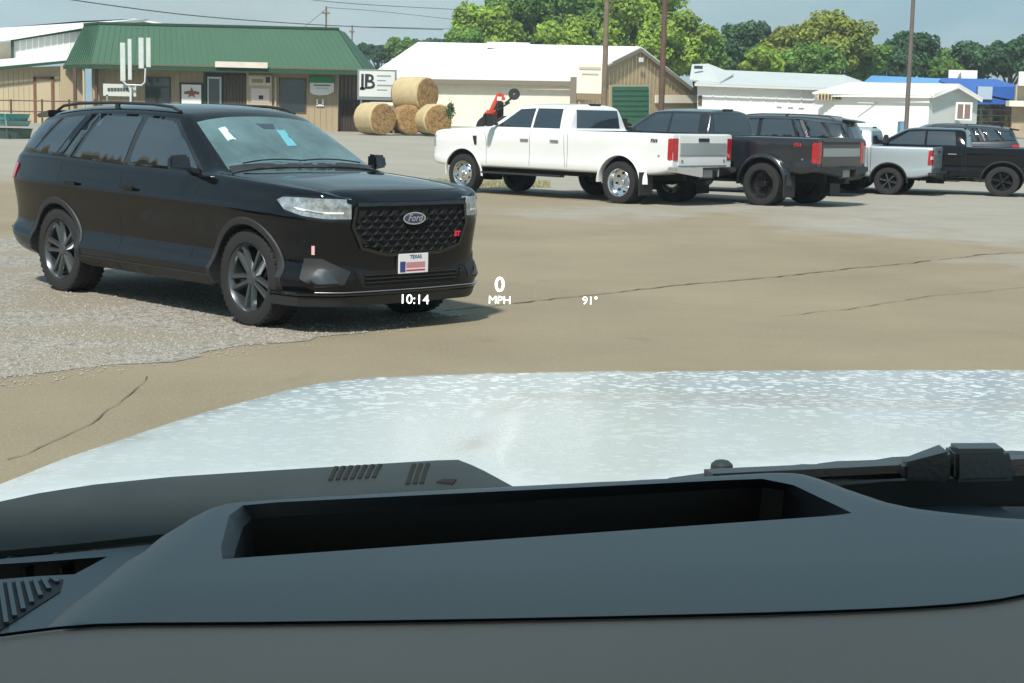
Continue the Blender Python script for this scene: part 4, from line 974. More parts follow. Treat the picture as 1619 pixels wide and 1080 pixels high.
# --- green-roofed shop
shop = empty('shop_building', (-13, 88, .55)); tag(shop, 'tan metal shop with green mansard roof, posters and dark windows behind the black vehicle', 'building'); shop.location = (0, 0, 0)
GY = 87.0; g0 = .55
xl, xr = at(146, 150, GY).x, at(577, 150, GY).x
xm = at(534, 150, GY).x
ev = at(350, 106, GY-1.2).z
poly('wall', [(xl, GY, g0-.3), (xm, GY, g0-.3), (xm, GY, ev), (xl, GY, ev)], (0, .25, 0), M_tan, shop)
poly('side_wall', [(xm, GY+.3, g0-.3), (xr+.1, GY+1.6, g0-.3), (xr+.1, GY+1.6, ev), (xm, GY+.3, ev)], (0, .2, 0), mat('brown_grey_siding', C_(118, 104, 86), .7), shop)  # brown-grey side wall, darker than the front wall
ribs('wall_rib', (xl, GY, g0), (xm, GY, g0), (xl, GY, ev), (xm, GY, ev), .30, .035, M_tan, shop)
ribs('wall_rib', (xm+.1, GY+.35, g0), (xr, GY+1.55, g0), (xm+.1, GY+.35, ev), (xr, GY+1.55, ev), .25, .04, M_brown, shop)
E1, E2, T1, T2 = at(143, 103, GY-1.2), at(580, 109, GY-1.2), at(157, 38, GY+.8), at(536, 53, GY+.8)
E2.z = E1.z; T2.z = T1.z
E0 = Vector((at(102, 101, GY+1.5).x, GY+1.5, E1.z)); T0 = Vector((at(134, 38, GY+2.6).x, GY+2.6, T1.z))
E3 = Vector((E2.x+.2, GY+5, E1.z)); T3 = Vector((T2.x, GY+4, T1.z))
rf = poly('roof', [E1, E2, T2, T1], (0, .12, -.05), M_green, shop)
poly('roof_face', [E0, E1, T1, T0], (.08, .1, 0), M_green, shop); poly('roof_face', [E2, E3, T3, T2], (-.1, 0, 0), M_green, shop)
ribs('roof_seam', E1, E2, T1, T2, .32, .03, M_green, rf, out=(0, -.8, .5)); ribs('roof_seam', E0, E1, T0, T1, .30, .04, M_green, rf, out=(-.6, -.6, .4))
B().bar(E1+Vector((0, -.03, -.08)), E2+Vector((0, -.03, -.08)), .10, .2).bar(E0+Vector((-.03, 0, -.08)), E1+Vector((0, -.03, -.08)), .10, .2).build('gutter', M_greend, rf)
B().bar(T1+Vector((0, 0, .05)), T2+Vector((0, 0, .05)), .16, .12).bar(T0+Vector((0, 0, .05)), T1+Vector((0, 0, .05)), .16, .12).build('ridge_cap', M_greend, rf)
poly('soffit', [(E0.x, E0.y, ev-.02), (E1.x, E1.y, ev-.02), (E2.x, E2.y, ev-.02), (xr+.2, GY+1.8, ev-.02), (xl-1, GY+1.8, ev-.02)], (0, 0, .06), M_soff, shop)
W('fascia_lamp', 340, 98, 423, 107, GY-1.42, .12, M_board, shop)
for x0, x1 in ((116, 121), (131, 134), (150, 154)): W('post', x0, 108, x1, 215, GY-.5, .14, M_brown if x0 != 131 else M_tan2, shop)
W('wall', 96, 106, 131, 215, GY+1.7, .2, M_tan, shop)
def window(x0, y0, x1, y1, Y=GY-.06, fm=M_brown, gm=M_dkwin):
    w = W('window', x0, y0, x1, y1, Y, .08, fm, shop); W('pane', x0+2, y0+2, x1-2, y1-2, Y-.012, .05, gm, w); return w
window(229, 122, 270, 172); window(441, 124, 484, 178)
w = W('doorway', 324, 116, 388, 205, GY-.05, .1, M_dark, shop)
W('door_frame', 322, 116, 326, 205, GY-.10, .1, M_greend, w); d = W('door', 328, 122, 350, 205, GY-.09, .05, M_steel, w); W('pane', 330, 125, 347, 198, GY-.11, .03, M_dkwin, d)
for k in range(7): W('board', 354+k*5, 119, 358+k*5, 204, GY-.075, .04, mat('dim_plank', C_(84, 74, 58), .8), w)
W('light_post', 390, 116, 393, 205, GY-.15, .1, M_tan2, shop)
W('light_post', 434, 122, 437, 205, GY-.15, .1, M_tan2, shop)
# posters and banners
def sign(label, cat='sign', group=None, name='poster'):
    s = empty(name); return tag(s, label, cat, group)
p = sign('white poster with brown star in dark frame on the shop wall', 'poster')
W('frame', 284, 131, 321, 165, GY-.12, .05, M_ink, p); W('sheet', 287, 134, 318, 165, GY-.135, .03, M_wht, p)
c = at(303, 147, GY-.15); s = px_scale(303, 147, GY)
poly('star', [(c.x+math.sin(k*math.pi/5)*(9 if k % 2 == 0 else 4)/s, c.y, c.z+math.cos(k*math.pi/5)*(9 if k % 2 == 0 else 4)/s) for k in range(10)], (0, -.01, 0), mat('rust_print', C_(150, 90, 62), .6), p)
W('star_band', 291, 145, 315, 149, GY-.17, .01, mat('rust_print', (0, 0, 0)), p)
p = sign('tall pale notice board between the doorway and the dark window', 'notice board', name='notice_board')
W('board', 391, 119, 430, 182, GY-.12, .05, M_tan2, p); W('sheet', 393, 121, 428, 135, GY-.135, .02, M_board, p); W('sheet', 397, 140, 426, 162, GY-.135, .02, mat('pinkish_paper', C_(226, 208, 204), .6), p)
W('print', 398, 125, 416, 131, GY-.145, .01, mat('olive_print', C_(150, 150, 110), .6), p); W('print', 420, 122, 427, 131, GY-.145, .01, M_ink, p); W('print', 409, 151, 416, 157, GY-.145, .01, M_ink, p)
p = sign('green and white banner hanging right of the dark shop window', 'banner', name='banner')
W('sheet', 489, 121, 528, 131, GY-.12, .02, mat('banner_green', C_(44, 140, 84), .6), p)
c0 = at(508, 141, GY); b = B(); pts = [(490, 131), (528, 131), (528, 145), (518, 150), (505, 151), (494, 149), (490, 145)]
poly('sheet', [at(x, y, GY-.12) for x, y in pts], (0, .02, 0), M_wht, p)
W('print', 496, 134, 522, 136, GY-.13, .01, mat('banner_green', (0, 0, 0)), p); W('print', 500, 139, 519, 141, GY-.13, .01, M_steel, p)
for x0, x1 in ((500, 503), (509, 512)): W('number_bar', x0, 157, x1, 166, GY-.08, .02, M_wht, shop)
W('number_bar', 500, 165, 512, 168, GY-.08, .02, M_wht, shop)
p = sign('grey sign board with dark lettering under the upright white panels', 'sign', name='sign_board')
W('sheet', 163, 133, 215, 152, GY-3, .06, mat('sign_grey', C_(196, 200, 192), .6), p); [W('text_line', a_, 139, b_, 144, GY-3.03, .02, mat('dark_grey_print', (.06, .065, .06), .6), p) for a_, b_ in ((170, 174), (175, 179), (180, 184), (185, 189), (190, 193), (194, 198), (199, 203))]
W('post', 168, 150, 171, 207, GY-3, .1, M_steel, p); W('post', 207, 150, 210, 207, GY-3, .1, M_steel, p)
p = sign('four upright white panels on a bent white bracket in front of the green roof', 'rack', name='panel_rack')
M_pan = mat('white_panel', C_(196, 204, 200), .5, var=.1, vscale=4)
for x0, y0, x1, y1 in ((190, 68, 198, 128), (202, 62, 208, 126), (219, 60, 227, 108), (231, 60, 238, 106)): W('panel', x0, y0, x1, y1, GY-3.3, .08, M_pan, p, bev=.01)
a = [at(x, y, GY-3.25) for x, y in ((194, 128), (200, 134), (224, 135), (229, 130), (230, 108))]; B().tube(a, .045, 6).build('bracket', M_pan, p, smooth=True)
W('post', 205, 135, 208, 206, GY-3.2, .09, M_pan, p)

# --- tan metal building at far left
lb = empty('metal_building'); tag(lb, 'tan metal building with white stepped roofs at the left edge behind the shop', 'building')
LY = 92; 
xa, xb = at(-60, 130, LY).x, at(118, 130, LY).x; zt = at(60, 112, LY).z
poly('wall', [(xa, LY, .2), (xb, LY, .2), (xb, LY, at(118, 104, LY).z), (xa, LY, zt)], (0, .2, 0), M_tan2, lb)
ribs('wall_rib', (xa, LY, .3), (xb, LY, .3), (xa, LY, zt), (xb, LY, zt), .28, .03, M_tan2, lb)
d = W('door', 55, 122, 84, 205, LY-.04, .06, M_tan2, lb)
for x0, y0, x1, y1 in ((53, 122, 57, 205), (81, 122, 85, 205), (53, 121, 85, 125)): W('door_frame', x0, y0, x1, y1, LY-.10, .08, mat('rust_trim', C_(120, 82, 58), .6), d)
poly('roof', [at(-60, 112, LY-.6), at(115, 96, LY-.6), at(105, 88, LY+4), at(-60, 104, LY+4)], (0, 0, .15), M_roofw, lb)
poly('gutter', [at(-60, 117, LY-.65), at(112, 99, LY-.65), at(112, 95, LY-.65), at(-60, 111, LY-.65)], (0, -.06, 0), M_greend, lb)
poly('wall', [at(20, 94, LY+4), at(140, 90, LY+4), at(140, 44, LY+4), at(20, 63, LY+4)], (0, .2, 0), M_wallg, lb)
ribs('wall_rib', at(22, 94, LY+4), at(140, 90, LY+4), at(22, 63, LY+4), at(140, 44, LY+4), .35, .04, M_wallw, lb)
poly('trim_board', [at(18, 95, LY+3.9), at(22, 95, LY+3.9), at(22, 64, LY+3.9), at(18, 64, LY+3.9)], (0, -.1, 0), M_greend, lb)
poly('trim_board', [at(18, 66, LY+3.9), at(140, 47, LY+3.9), at(140, 44, LY+3.9), at(18, 63, LY+3.9)], (0, -.1, 0), M_greend, lb)
poly('roof', [at(-60, 71, LY+3.5), at(18, 63, LY+3.5), at(140, 43, LY+3.5), at(235, 33, LY+12), at(130, 37, LY+12), at(0, 48, LY+12), at(-60, 54, LY+12)], (0, 0, .15), M_roofw, lb)
poly('wall', [at(-60, 105, LY+5), at(20, 98, LY+5), at(20, 66, LY+5), at(-60, 72, LY+5)], (0, .2, 0), M_cream, lb)
gb = empty('metal_building'); tag(gb, 'white metal building whose low gable peeps over the green roof', 'building')
poly('wall', [at(150, 60, 112), at(300, 60, 112), at(262, 39, 112), at(212, 31, 112), at(150, 38, 112)], (0, .2, 0), M_wallg, gb)
poly('roof', [at(145, 39, 111.5), at(212, 31.5, 111.5), at(262, 40, 111.5), at(262, 37.5, 111.5), at(212, 29, 111.5), at(145, 36.5, 111.5)], (0, 10, 0), M_roofw, gb)

# --- fence beside the tanks
fe = empty('pipe_fence'); tag(fe, 'low rusty pipe fence in front of the tan metal building', 'fence')
for x in (-20, 18, 67, 110, 150): a = at(x, 200, 84); B().tube([(a.x, 84, .2), (a.x, 84, at(x, 157, 84).z)], .05, 6).build('post', M_brown, fe)
for y in (158, 175): B().tube([at(-30, y, 84), at(150, y+3, 84)], .035, 6).build('rail', M_brown, fe)

# --- stacked teal tanks
for i, (y0, y1, cm, lbl) in enumerate(((198, 216, (70, 92, 84), 'dark green stock tank at the bottom of the stack by the fence'), (189, 199, (150, 178, 176), 'pale stock tank in the middle of the stack by the fence'), (178, 190, (96, 158, 152), 'teal stock tank on top of the stack by the fence'))):
    TY = 66; a, c = at(-40, (y0+y1)/2, TY), at(50-i*2, (y0+y1)/2, TY); h_ = (y1-y0)/px_scale(10, 200, TY)*.86
    z0 = at(10, y1, TY).z; z0 = gz(TY) if i == 0 else z0
    t = tag(empty('stock_tank', (a.x, TY, 0)), lbl, 'tank', 'stacked stock tanks'); L_ = c.x-a.x; n = 20; vs = []
    for (g_, zz) in ((-.10, z0), (0, z0+h_*.92), (.05, z0+h_), (-.02, z0+h_), (-.14, z0+.04)):
        for k in range(n):
            an = 2*math.pi*k/n; x = math.cos(an)*(.9+g_)+(L_-.9 if math.cos(an) > 0 else .9); vs.append((x, math.sin(an)*(.9+g_), zz))
    B().add(vs, [(r_*n+k, r_*n+(k+1) % n, (r_+1)*n+(k+1) % n, (r_+1)*n+k) for r_ in range(4) for k in range(n)]+[tuple(range(4*n, 5*n)), tuple(range(n))[::-1]]).build('shell', mat('tank_%d' % i, C_(*cm), .5, var=.15, vscale=1.5), t, smooth=True)
    for q in (.35, .7): B().tube([(L_*q, -.93, z0+h_*.1), (L_*q, -.99, z0+h_*.95)], .04, 5).build('strengthening_rib', mat('tank_%d' % i, (0, 0, 0)), t)

# --- dark yard fence, board sign and hay bales
fy = GY+1.2
yf = empty('board_fence'); tag(yf, 'dark board fence between the shop and the hay bales', 'fence')
for k in range(9): x = 537+k*4.6; W('board', x, 159, x+3.9, 214, fy-.8, .06, mat('dark_board', C_(62, 52, 44), .85, var=.2, vscale=3), yf)
W('rail', 537, 157, 625, 161, fy-.85, .1, M_ink, yf)
bs = sign('white board with big dark B emblem and grey lettering above the hay bales', 'sign', name='sign_board')
SY = 85
W('backing', 565, 110, 627, 158, SY, .10, mat('sign_frame', C_(128, 136, 136), .5), bs); W('face', 568, 113, 624, 153, SY-.02, .05, mat('sign_face', C_(214, 218, 214), .5), bs)
for x0, y0, x1, y1 in ((571, 117, 575, 142), (569, 138, 577, 142), (580, 118, 583, 128)): W('emblem_bar', x0, y0, x1, y1, SY-.035, .02, M_ink, bs)
put_text('B', 1.05, M_ink, bs, at(584, 130, SY-.04), (1, 0, 0), (0, 0, 1), bold=.01)
for i, (x1, h_) in enumerate(((618, 2.2), (610, 1.6), (620, 2.2), (612, 1.6))): W('text_line', 596, 119+i*7.5, x1, 119+i*7.5+h_, SY-.03, .01, mat('sign_text_grey', C_(140, 148, 148), .6), bs)
for x in (569, 621): W('post', x, 156, x+3, 212, SY+.1, .1, M_steel, bs)

def hay_material():
    m = bpy.data.materials.new('hay'); m.use_nodes = True; t = m.node_tree; p = t.nodes['Principled BSDF']; N = t.nodes.new; L = t.links.new; tcn = N('ShaderNodeTexCoord')
    n = N('ShaderNodeTexNoise'); n.inputs['Scale'].default_value = 5; n.inputs['Detail'].default_value = 8; n.inputs['Roughness'].default_value = .75; L(tcn.outputs['Object'], n.inputs['Vector'])
    r = N('ShaderNodeValToRGB'); e = r.color_ramp.elements; e[0].position = .3; e[0].color = (*C_(118, 92, 56), 1); e[1].position = .68; e[1].color = (*C_(192, 164, 118), 1)
    L(n.outputs['Fac'], r.inputs[0]); L(r.outputs[0], p.inputs['Base Color']); p.inputs['Roughness'].default_value = .95
    bp = N('ShaderNodeBump'); bp.inputs['Strength'].default_value = .9; bp.inputs['Distance'].default_value = .06; L(n.outputs['Fac'], bp.inputs['Height']); L(bp.outputs[0], p.inputs['Normal']); return m
M_hay = hay_material(); M_hayend = mat('hay_end', C_(180, 146, 98), .95, col2=C_(126, 98, 60), vscale=4, bump=.8, bscale=8)
M_wrap = mat('bale_net_wrap', C_(190, 172, 132), .8, var=.12, vscale=3, bump=.5, bscale=10)
def bale(px, py, r, ax, L_, Y, lbl, wrap=M_wrap, seed=0):
    rnd = random.Random(seed); t = tag(empty('hay_bale', at(px, py, Y)), lbl, 'hay bale', 'round hay bales beside the shop')
    t.rotation_euler = (0, 0, ax); n = 36; vs = []
    prof = [(.0, 0), (r*.92, 0), (r, .06), (r*1.01, L_*.3), (r, L_*.6), (r*.99, L_-.06), (r*.92, L_), (0, L_)]
    bx = B()
    for k in range(n):
        an = 2*math.pi*k/n; w_ = 1+.025*math.sin(3*an+seed)+rnd.uniform(-.012, .012)
        if math.sin(an) < -.85: w_ *= .97
        vs.append([(math.cos(an)*q*w_, yy, math.sin(an)*q*w_) for q, yy in prof[1:-1]])
    m_ = len(vs[0]); fl = [v for q in vs for v in q]
    bx.add(fl, [(k*m_+i, k*m_+i+1, ((k+1) % n)*m_+i+1, ((k+1) % n)*m_+i) for k in range(n) for i in range(m_-1)])
    bx.build('wrapped_side', wrap, t, smooth=True)
    e = B(); vs = []; R0 = [.97, .8, .6, .4, .2, .02]
    for q, yy in ((R0, -.0),):
        for j, f in enumerate(q):
            for k in range(n): an = 2*math.pi*k/n; vs.append((math.cos(an)*r*f*.96, .0-.03*(j % 2)-rnd.uniform(0, .03), math.sin(an)*r*f*.96))
    e.add(vs, [(j*n+k, j*n+(k+1) % n, (j+1)*n+(k+1) % n, (j+1)*n+k) for j in range(5) for k in range(n)]); e.build('rolled_end', M_hayend, t, smooth=True)
    e2 = B().prism([(math.cos(2*math.pi*k/n)*r*.97, L_-.02, math.sin(2*math.pi*k/n)*r*.97) for k in range(n)], (0, .02, 0), None).build('back_end', M_hayend, t)
    # frayed straw
    s = B()
    for k in range(70):
        an = rnd.uniform(0, 6.28); f = rnd.uniform(.3, 1.0); p0 = Vector((math.cos(an)*r*f, -.03, math.sin(an)*r*f)); s.bar(p0, p0+Vector((rnd.uniform(-.15, .15), -rnd.uniform(.02, .1), rnd.uniform(-.15, .15))), .012)
    s.build('loose_straw', M_hay, t, kind='stuff'); return t
bs_ = px_scale(600, 190, 82)
bale(606, 188, 25.5/bs_, R(38), 1.5, 81.5, 'round hay bale on the ground nearest the shop, pale side showing', seed=1)
bale(676, 149, 27.0/bs_, R(50), 1.75, 83, 'round hay bale resting on top of the others, its long pale side showing', seed=2)
bale(649, 190, 23.5/bs_, R(20), 1.3, 82.5, 'darker round hay bale in the middle of the lower row', wrap=M_hayend, seed=3)
bale(693, 190, 25.0/bs_, R(28), 1.3, 82, 'round hay bale at the right end of the lower row', seed=4)
bale(640, 189, 23/bs_, R(40), 1.3, 86, 'round hay bale mostly hidden behind the lower row', seed=5)

# --- white-roofed warehouse with tan gable
wh = empty('warehouse'); tag(wh, 'long cream warehouse with white roof, tan gable end and green roller door', 'building')
def dn(p, z): return Vector((p.x, p.y, z))
P0 = at(907, 127, 122); P2 = at(1104, 152, 134); PK = at(1010, 79, 128.5); PL = at(588, 122, 132); RL = at(661, 71, 140)
zb = .3
poly('wall', [dn(P0, zb), dn(PL, zb), dn(PL, PL.z), P0], (0, .25, 0), M_cream, wh)
ribs('wall_rib', dn(PL, zb), dn(P0, zb), PL, P0, .9, .02, M_cream, wh)
gw = poly('gable_wall', [dn(P0, zb), dn(P2, zb), P2, PK, P0], (-.1, .25, 0), mat('tan_gable_siding', C_(178, 158, 122), .6, var=.04), wh)
# ribs on gable
b = B(); 
for k in range(1, 34):
    t = k/34; q = P0+(P2-P0)*t; tp = (P0+(PK-P0)*t*2) if t < .5 else (PK+(P2-PK)*(t-.5)*2); f = (PK-P0).dot((P2-P0))/(P2-P0).length_squared
    top_ = (P0.z+(PK.z-P0.z)*t/f) if t < f else (PK.z+(P2.z-PK.z)*(t-f)/(1-f)); b.bar((q.x+.02, q.y-.03, zb), (q.x+.02, q.y-.03, top_), .02)
b.build('wall_rib', mat('tan_gable_siding', (0, 0, 0)), wh, kind='stuff')
o = Vector((.15, -.35, .10))
poly('roof', [P0+Vector((.2, -.6, -.12)), PK+o, RL+Vector((0, 0, .1)), PL+Vector((-.3, -.6, -.1))], (0, 0, .14), M_roofw, wh)
poly('roof', [PK+o, P2+Vector((.3, -.2, -.05)), P2+Vector((-20, 22, 0)), RL+Vector((.1, .2, .1))], (0, 0, .14), M_roofw, wh)
B().bar(P0+Vector((0, -.62, -.25)), PL+Vector((-.2, -.62, -.25)), .12, .32).build('gutter', mat('grey_gutter', C_(128, 120, 104), .6), wh)
B().bar(P0+Vector((.12, -.45, -.08)), PK+Vector((.12, -.45, -.02)), .1, .28).bar(PK+Vector((.12, -.45, -.02)), P2+Vector((.3, -.4, -.1)), .1, .28).build('verge_trim', mat('grey_gutter', (0, 0, 0)), wh)
W('ridge_vent', 770, 67, 838, 76, 134, 1.4, M_roofw, wh)
def on_gable(x0, y0, x1, y1, name, m, parent, out=.1):
    def pt(px, py):
        d = ray(px, py); n = Vector((-(P2.y-P0.y), (P2.x-P0.x), 0)).normalized(); t = (P0-Vector((0, 0, EYE))).dot(n)/d.dot(n); return Vector((0, 0, EYE))+d*t-n*out*(1 if n.y > 0 else -1)
    n = Vector((-(P2.y-P0.y), (P2.x-P0.x), 0)).normalized()*(1 if (P2.x-P0.x) > 0 else -1)
    return poly(name, [pt(x0, y1), pt(x1, y1), pt(x1, y0), pt(x0, y0)], n*.08, m, parent)
fr = on_gable(962, 134, 1027, 195, 'door_frame', M_tan2, wh, .10)
dr = on_gable(966, 137, 1023, 195, 'roller_door', mat('green_door', C_(50, 108, 78), .5, var=.08, vscale=.8), wh, .16)
for k in range(6): on_gable(966, 143+k*8, 1023, 144+k*8, 'door_slat', M_greend, dr, .19)
on_gable(1008, 91, 1014, 98, 'gable_lamp', M_wht, wh, .2)
on_gable(1034, 150, 1100, 163, 'low_panel', M_cream, wh, .15)
sg_ = sign('pale panel sign with faint lettering standing at the warehouse corner', 'sign', name='sign_board')
W('sheet', 912, 101, 957, 148, 118, .1, mat('faded_cream_sign', C_(236, 230, 212), .6), sg_)
put_text('Tractor', .75, mat('faint_print', C_(190, 184, 168), .6), sg_, at(932, 108, 117.9), (1, 0, 0), (0, 0, 1)) if False else W('text_line', 916, 106, 950, 110, 117.96, .02, mat('faint_print', C_(190, 184, 168), .6), sg_)
W('text_line', 920, 116, 946, 118, 117.96, .02, mat('faint_print', (0, 0, 0)), sg_); W('base', 912, 148, 957, 158, 118, .1, mat('brown_base', C_(140, 120, 92), .7), sg_)
for x in (914, 952): W('post', x, 156, x+3, 200, 118.1, .12, M_tan, sg_)
W('corner_trim', 901, 122, 911, 200, 121.2, .2, mat('grey_gutter', (0, 0, 0)), wh)

# --- white buildings to the right
wb = empty('white_building'); tag(wb, 'long white building with pale grey roof right of the warehouse', 'building')
WY = 128
poly('wall', [at(1103, 205, WY), at(1330, 210, WY), at(1330, 141, WY), at(1103, 133, WY)], (0, .3, 0), M_wallw, wb)
poly('roof', [at(1098, 134, WY-.6), at(1332, 142, WY-.6), at(1372, 134, WY+7), at(1335, 121, WY+8), at(1140, 113, WY+8)], (0, 0, .12), M_roofg, wb)
poly('roof', [at(1090, 128, WY+2), at(1138, 133, WY-.5), at(1160, 119, WY+4), at(1120, 103, WY+6), at(1094, 104, WY+6)], (0, 0, .12), M_roofg, wb)
poly('gutter', [at(1098, 136, WY-.7), at(1330, 144, WY-.7), at(1330, 141, WY-.7), at(1098, 133, WY-.7)], (0, -.1, 0), M_wallg, wb)
W('vent', 1098, 104, 1111, 109, WY+3, .3, M_dkwin, wb)
W('side_opening', 1104, 151, 1110, 166, WY-.1, .1, M_brown, wb)
for x, y in ((1232, 170), (1250, 171), (1267, 172), (1353, 177), (1372, 178), (1391, 179)): W('wall_lamp', x-4, y-1.5, x+4, y+1.5, WY-3.2, .15, M_steel, wb)
for k in range(10): 
    x = 1125+k*20; a, c = at(x, 203, WY), at(x, 138, WY); B().bar((a.x, WY-.02, a.z), (a.x, WY-.02, c.z), .08).build('batten', M_wallw, wb)
wb2 = empty('white_building'); tag(wb2, 'small white building with windowed gable end and barred vent, beside the long one', 'building')
W2 = 122
A0 = at(1470, 150, W2-2); A1 = at(1546, 158, W2+2); AP = at(1510, 138, W2); AL = at(1289, 148, W2+3); AR = at(1345, 135, W2+9)
poly('wall', [dn(A0, zb), dn(AL, zb), AL, A0], (0, .25, 0), M_wallw, wb2)
poly('gable_wall', [dn(A0, zb), dn(A1, zb), A1, AP, A0], (0, .25, 0), M_wallg, wb2)  # greyer than the side wall: the gable's shade is put into its colour
poly('roof', [A0+Vector((.2, -.5, -.05)), AP+Vector((.2, -.4, .1)), AR+Vector((0, 0, .1)), AL+Vector((-.3, -.5, -.05))], (0, 0, .14), M_roofw, wb2)
poly('roof', [AP+Vector((.2, -.4, .1)), A1+Vector((.3, -.3, 0)), A1+Vector((-5, 10, 0)), AR+Vector((0, .2, .1))], (0, 0, .14), M_roofw, wb2)
B().bar(A0+Vector((.1, -.5, -.15)), AP+Vector((.1, -.5, .0)), .1, .16).bar(AP+Vector((.1, -.5, .0)), A1+Vector((.2, -.4, -.1)), .1, .16).bar(A0+Vector((0, -.5, -.15)), AL+Vector((0, -.5, -.15)), .1, .14).build('eave_trim', M_wallw, wb2)
v = W('vent', 1293, 147, 1331, 158, W2+1.8, .1, mat('yellow_vent', C_(216, 204, 160), .6), wb2)
for k in range(7): W('vent_bar', 1295+k*5.2, 149, 1298+k*5.2, 157, W2+1.72, .1, M_brown, v)
W('air_unit', 1405, 153, 1417, 162, W2-.2, .5, M_brown, wb2, bev=.03)
w = W('window', 1511, 162, 1537, 190, W2-.6, .1, M_wallw, wb2); W('pane', 1514, 165, 1534, 187, W2-.64, .05, mat('curtained_pane', C_(130, 112, 104), .3), w); W('glazing_bar', 1523, 165, 1525, 187, W2-.68, .05, M_wallw, w)
W('wall_sign', 1356, 162, 1398, 163.5, W2+.2, .05, M_wallg, wb2)
cb1 = sign('blue cabinet beside the light pole in front of the small white building', 'cabinet', name='blue_cabinet')
W('case', 1422, 192, 1433, 214, 110, .6, mat('cabinet_blue', C_(84, 128, 158), .5), cb1, bev=.03)
W('door', 1423.5, 194, 1431.5, 212, 109.96, .05, mat('cabinet_blue_pale', C_(110, 150, 176), .5), cb1)

# --- blue-roofed stall
st = empty('shop_building'); tag(st, 'open-fronted shop under a bright blue canopy with goods inside, at the right', 'building')
M_blu = mat('blue_canopy', C_(40, 92, 170), .5); M_blul = mat('pale_blue_roof', C_(96, 156, 206), .5)
poly('roof', [at(1362, 135, 150), at(1490, 138, 150), at(1520, 128, 156), at(1378, 122, 156)], (0, 0, .15), M_blul, st)
poly('canopy', [at(1484, 130, 138), at(1545, 150, 134), at(1610, 163, 134), at(1609, 138, 140), at(1575, 128, 144), at(1490, 126, 144)], (0, 0, .15), M_blu, st)
poly('valance', [at(1545, 165, 134), at(1612, 165, 134), at(1610, 137, 134), at(1545, 137, 134)], (0, .2, 0), M_blu, st)
W('emblem_board', 1546, 137, 1569, 157, 133.8, .1, mat('pale_emblem', C_(170, 186, 204), .5), st)
W('back_wall', 1540, 160, 1615, 212, 138, .3, mat('goods_wall', C_(120, 92, 72), .8, var=.4, vscale=.9), st)
for x in (1549, 1600): W('post', x, 160, x+3, 212, 134.2, .2, M_greend, st)
rnd = random.Random(4)
for r_i, (yy, lev) in enumerate(((172, 'top'), (181, 'second'), (191, 'third'), (200, 'bottom'))):
    cs = [('rust', (150, 90, 60)), ('cream', (196, 186, 160)), ('green', (86, 110, 70)), ('yellow', (190, 170, 90)), ('dark', (60, 60, 66)), ('pink', (170, 120, 110))]; rnd.shuffle(cs)
    for q, (cn, c) in enumerate(cs[:5]):
        x = 1553+q*8.4+rnd.uniform(0, 2.5); hh = rnd.uniform(4, 7.5)
        cr8 = tag(empty('crate', (0, 0, 0)), '%s box of goods on the %s shelf under the blue canopy' % (cn, lev), 'crate', 'goods under the blue canopy')
        W('box', x, yy-hh, x+rnd.uniform(4, 7), yy+.8, 136+rnd.uniform(-.5, .4), .5, mat('goods_'+cn, C_(*c), .6, var=.25, vscale=2), cr8)
for y in (173, 182, 192, 201): W('shelf', 1551, y, 1598, y+1.2, 135.3, 1.8, M_tan, st)
ex = empty('tan_building'); tag(ex, 'tan building edge with cream sign at the right margin of the photo', 'building')
W('wall', 1600, 168, 1680, 215, 132, .3, mat('stone_wall', C_(178, 158, 130), .8, var=.2, vscale=.8), ex); W('fascia', 1596, 160, 1680, 169, 131, 1, M_cream, ex)
W('sign_panel', 1611, 114, 1680, 136, 131.5, .2, M_wht, ex); W('upper_wall', 1606, 134, 1680, 161, 132.5, .3, M_tan2, ex)
bb_ = sign('small white billboard above the blue canopy', 'billboard', name='billboard')
W('sheet', 1500, 111, 1545, 129, 152, .15, M_wht, bb_); W('post', 1506, 128, 1509, 145, 152.2, .2, M_steel, bb_); W('post', 1535, 128, 1538, 145, 152.2, .2, M_steel, bb_)
B().bar(at(1512, 129, 151.8), at(1519, 115, 151.8), .25, .1).build('painted_mark', M_steel, bb_)
# low yard wall / kerb behind trucks
# --- orange tractor loader
tr = empty('tractor'); tag(tr, 'orange tractor loader showing behind the hood of the white pickup', 'tractor')
M_or = mat('tractor_orange', C_(206, 74, 48), .4, 0, .4, var=.2, vscale=2)
TY = 78
def tp(x, y, dy=0): return at(x+6, y-4, TY+dy)
B().bar(tp(764, 192), tp(783, 152), .28, .18).bar(tp(783, 152), tp(792, 162), .22, .16).bar(tp(770, 192, 1), tp(789, 152, 1), .28, .18).build('loader_arm', M_or, tr, bev=.03)
B().bar(tp(792, 168), tp(812, 152), .10).bar(tp(780, 178), tp(800, 166), .09).build('hydraulic_ram', M_plas, tr)
W('hood', 766, 174, 786, 200, TY+.4, .8, M_or, tr, bev=.08); W('cab_frame', 778, 160, 796, 198, TY+.5, .9, M_plas, tr, bev=.05)
W('decal', 786, 153, 793, 159, TY-.3, .1, M_wht, tr)
q = at(813, 149, TY); B().lathe_y([(.05, -.12), (.24, -.13), (.27, -.08), (.27, .08), (.24, .13), (.05, .12)], 20, True).build('roller', M_plas, tr, smooth=True).location = q
for x in (772, 800): q = at(x, 199, TY); w = B().lathe_y([(.2, -.16), (.52, -.18), (.58, -.12), (.58, .12), (.52, .18), (.2, .16)], 24, True).build('wheel', M_rub, tr, smooth=True); w.location = (q.x, TY, gz(TY)+.58)

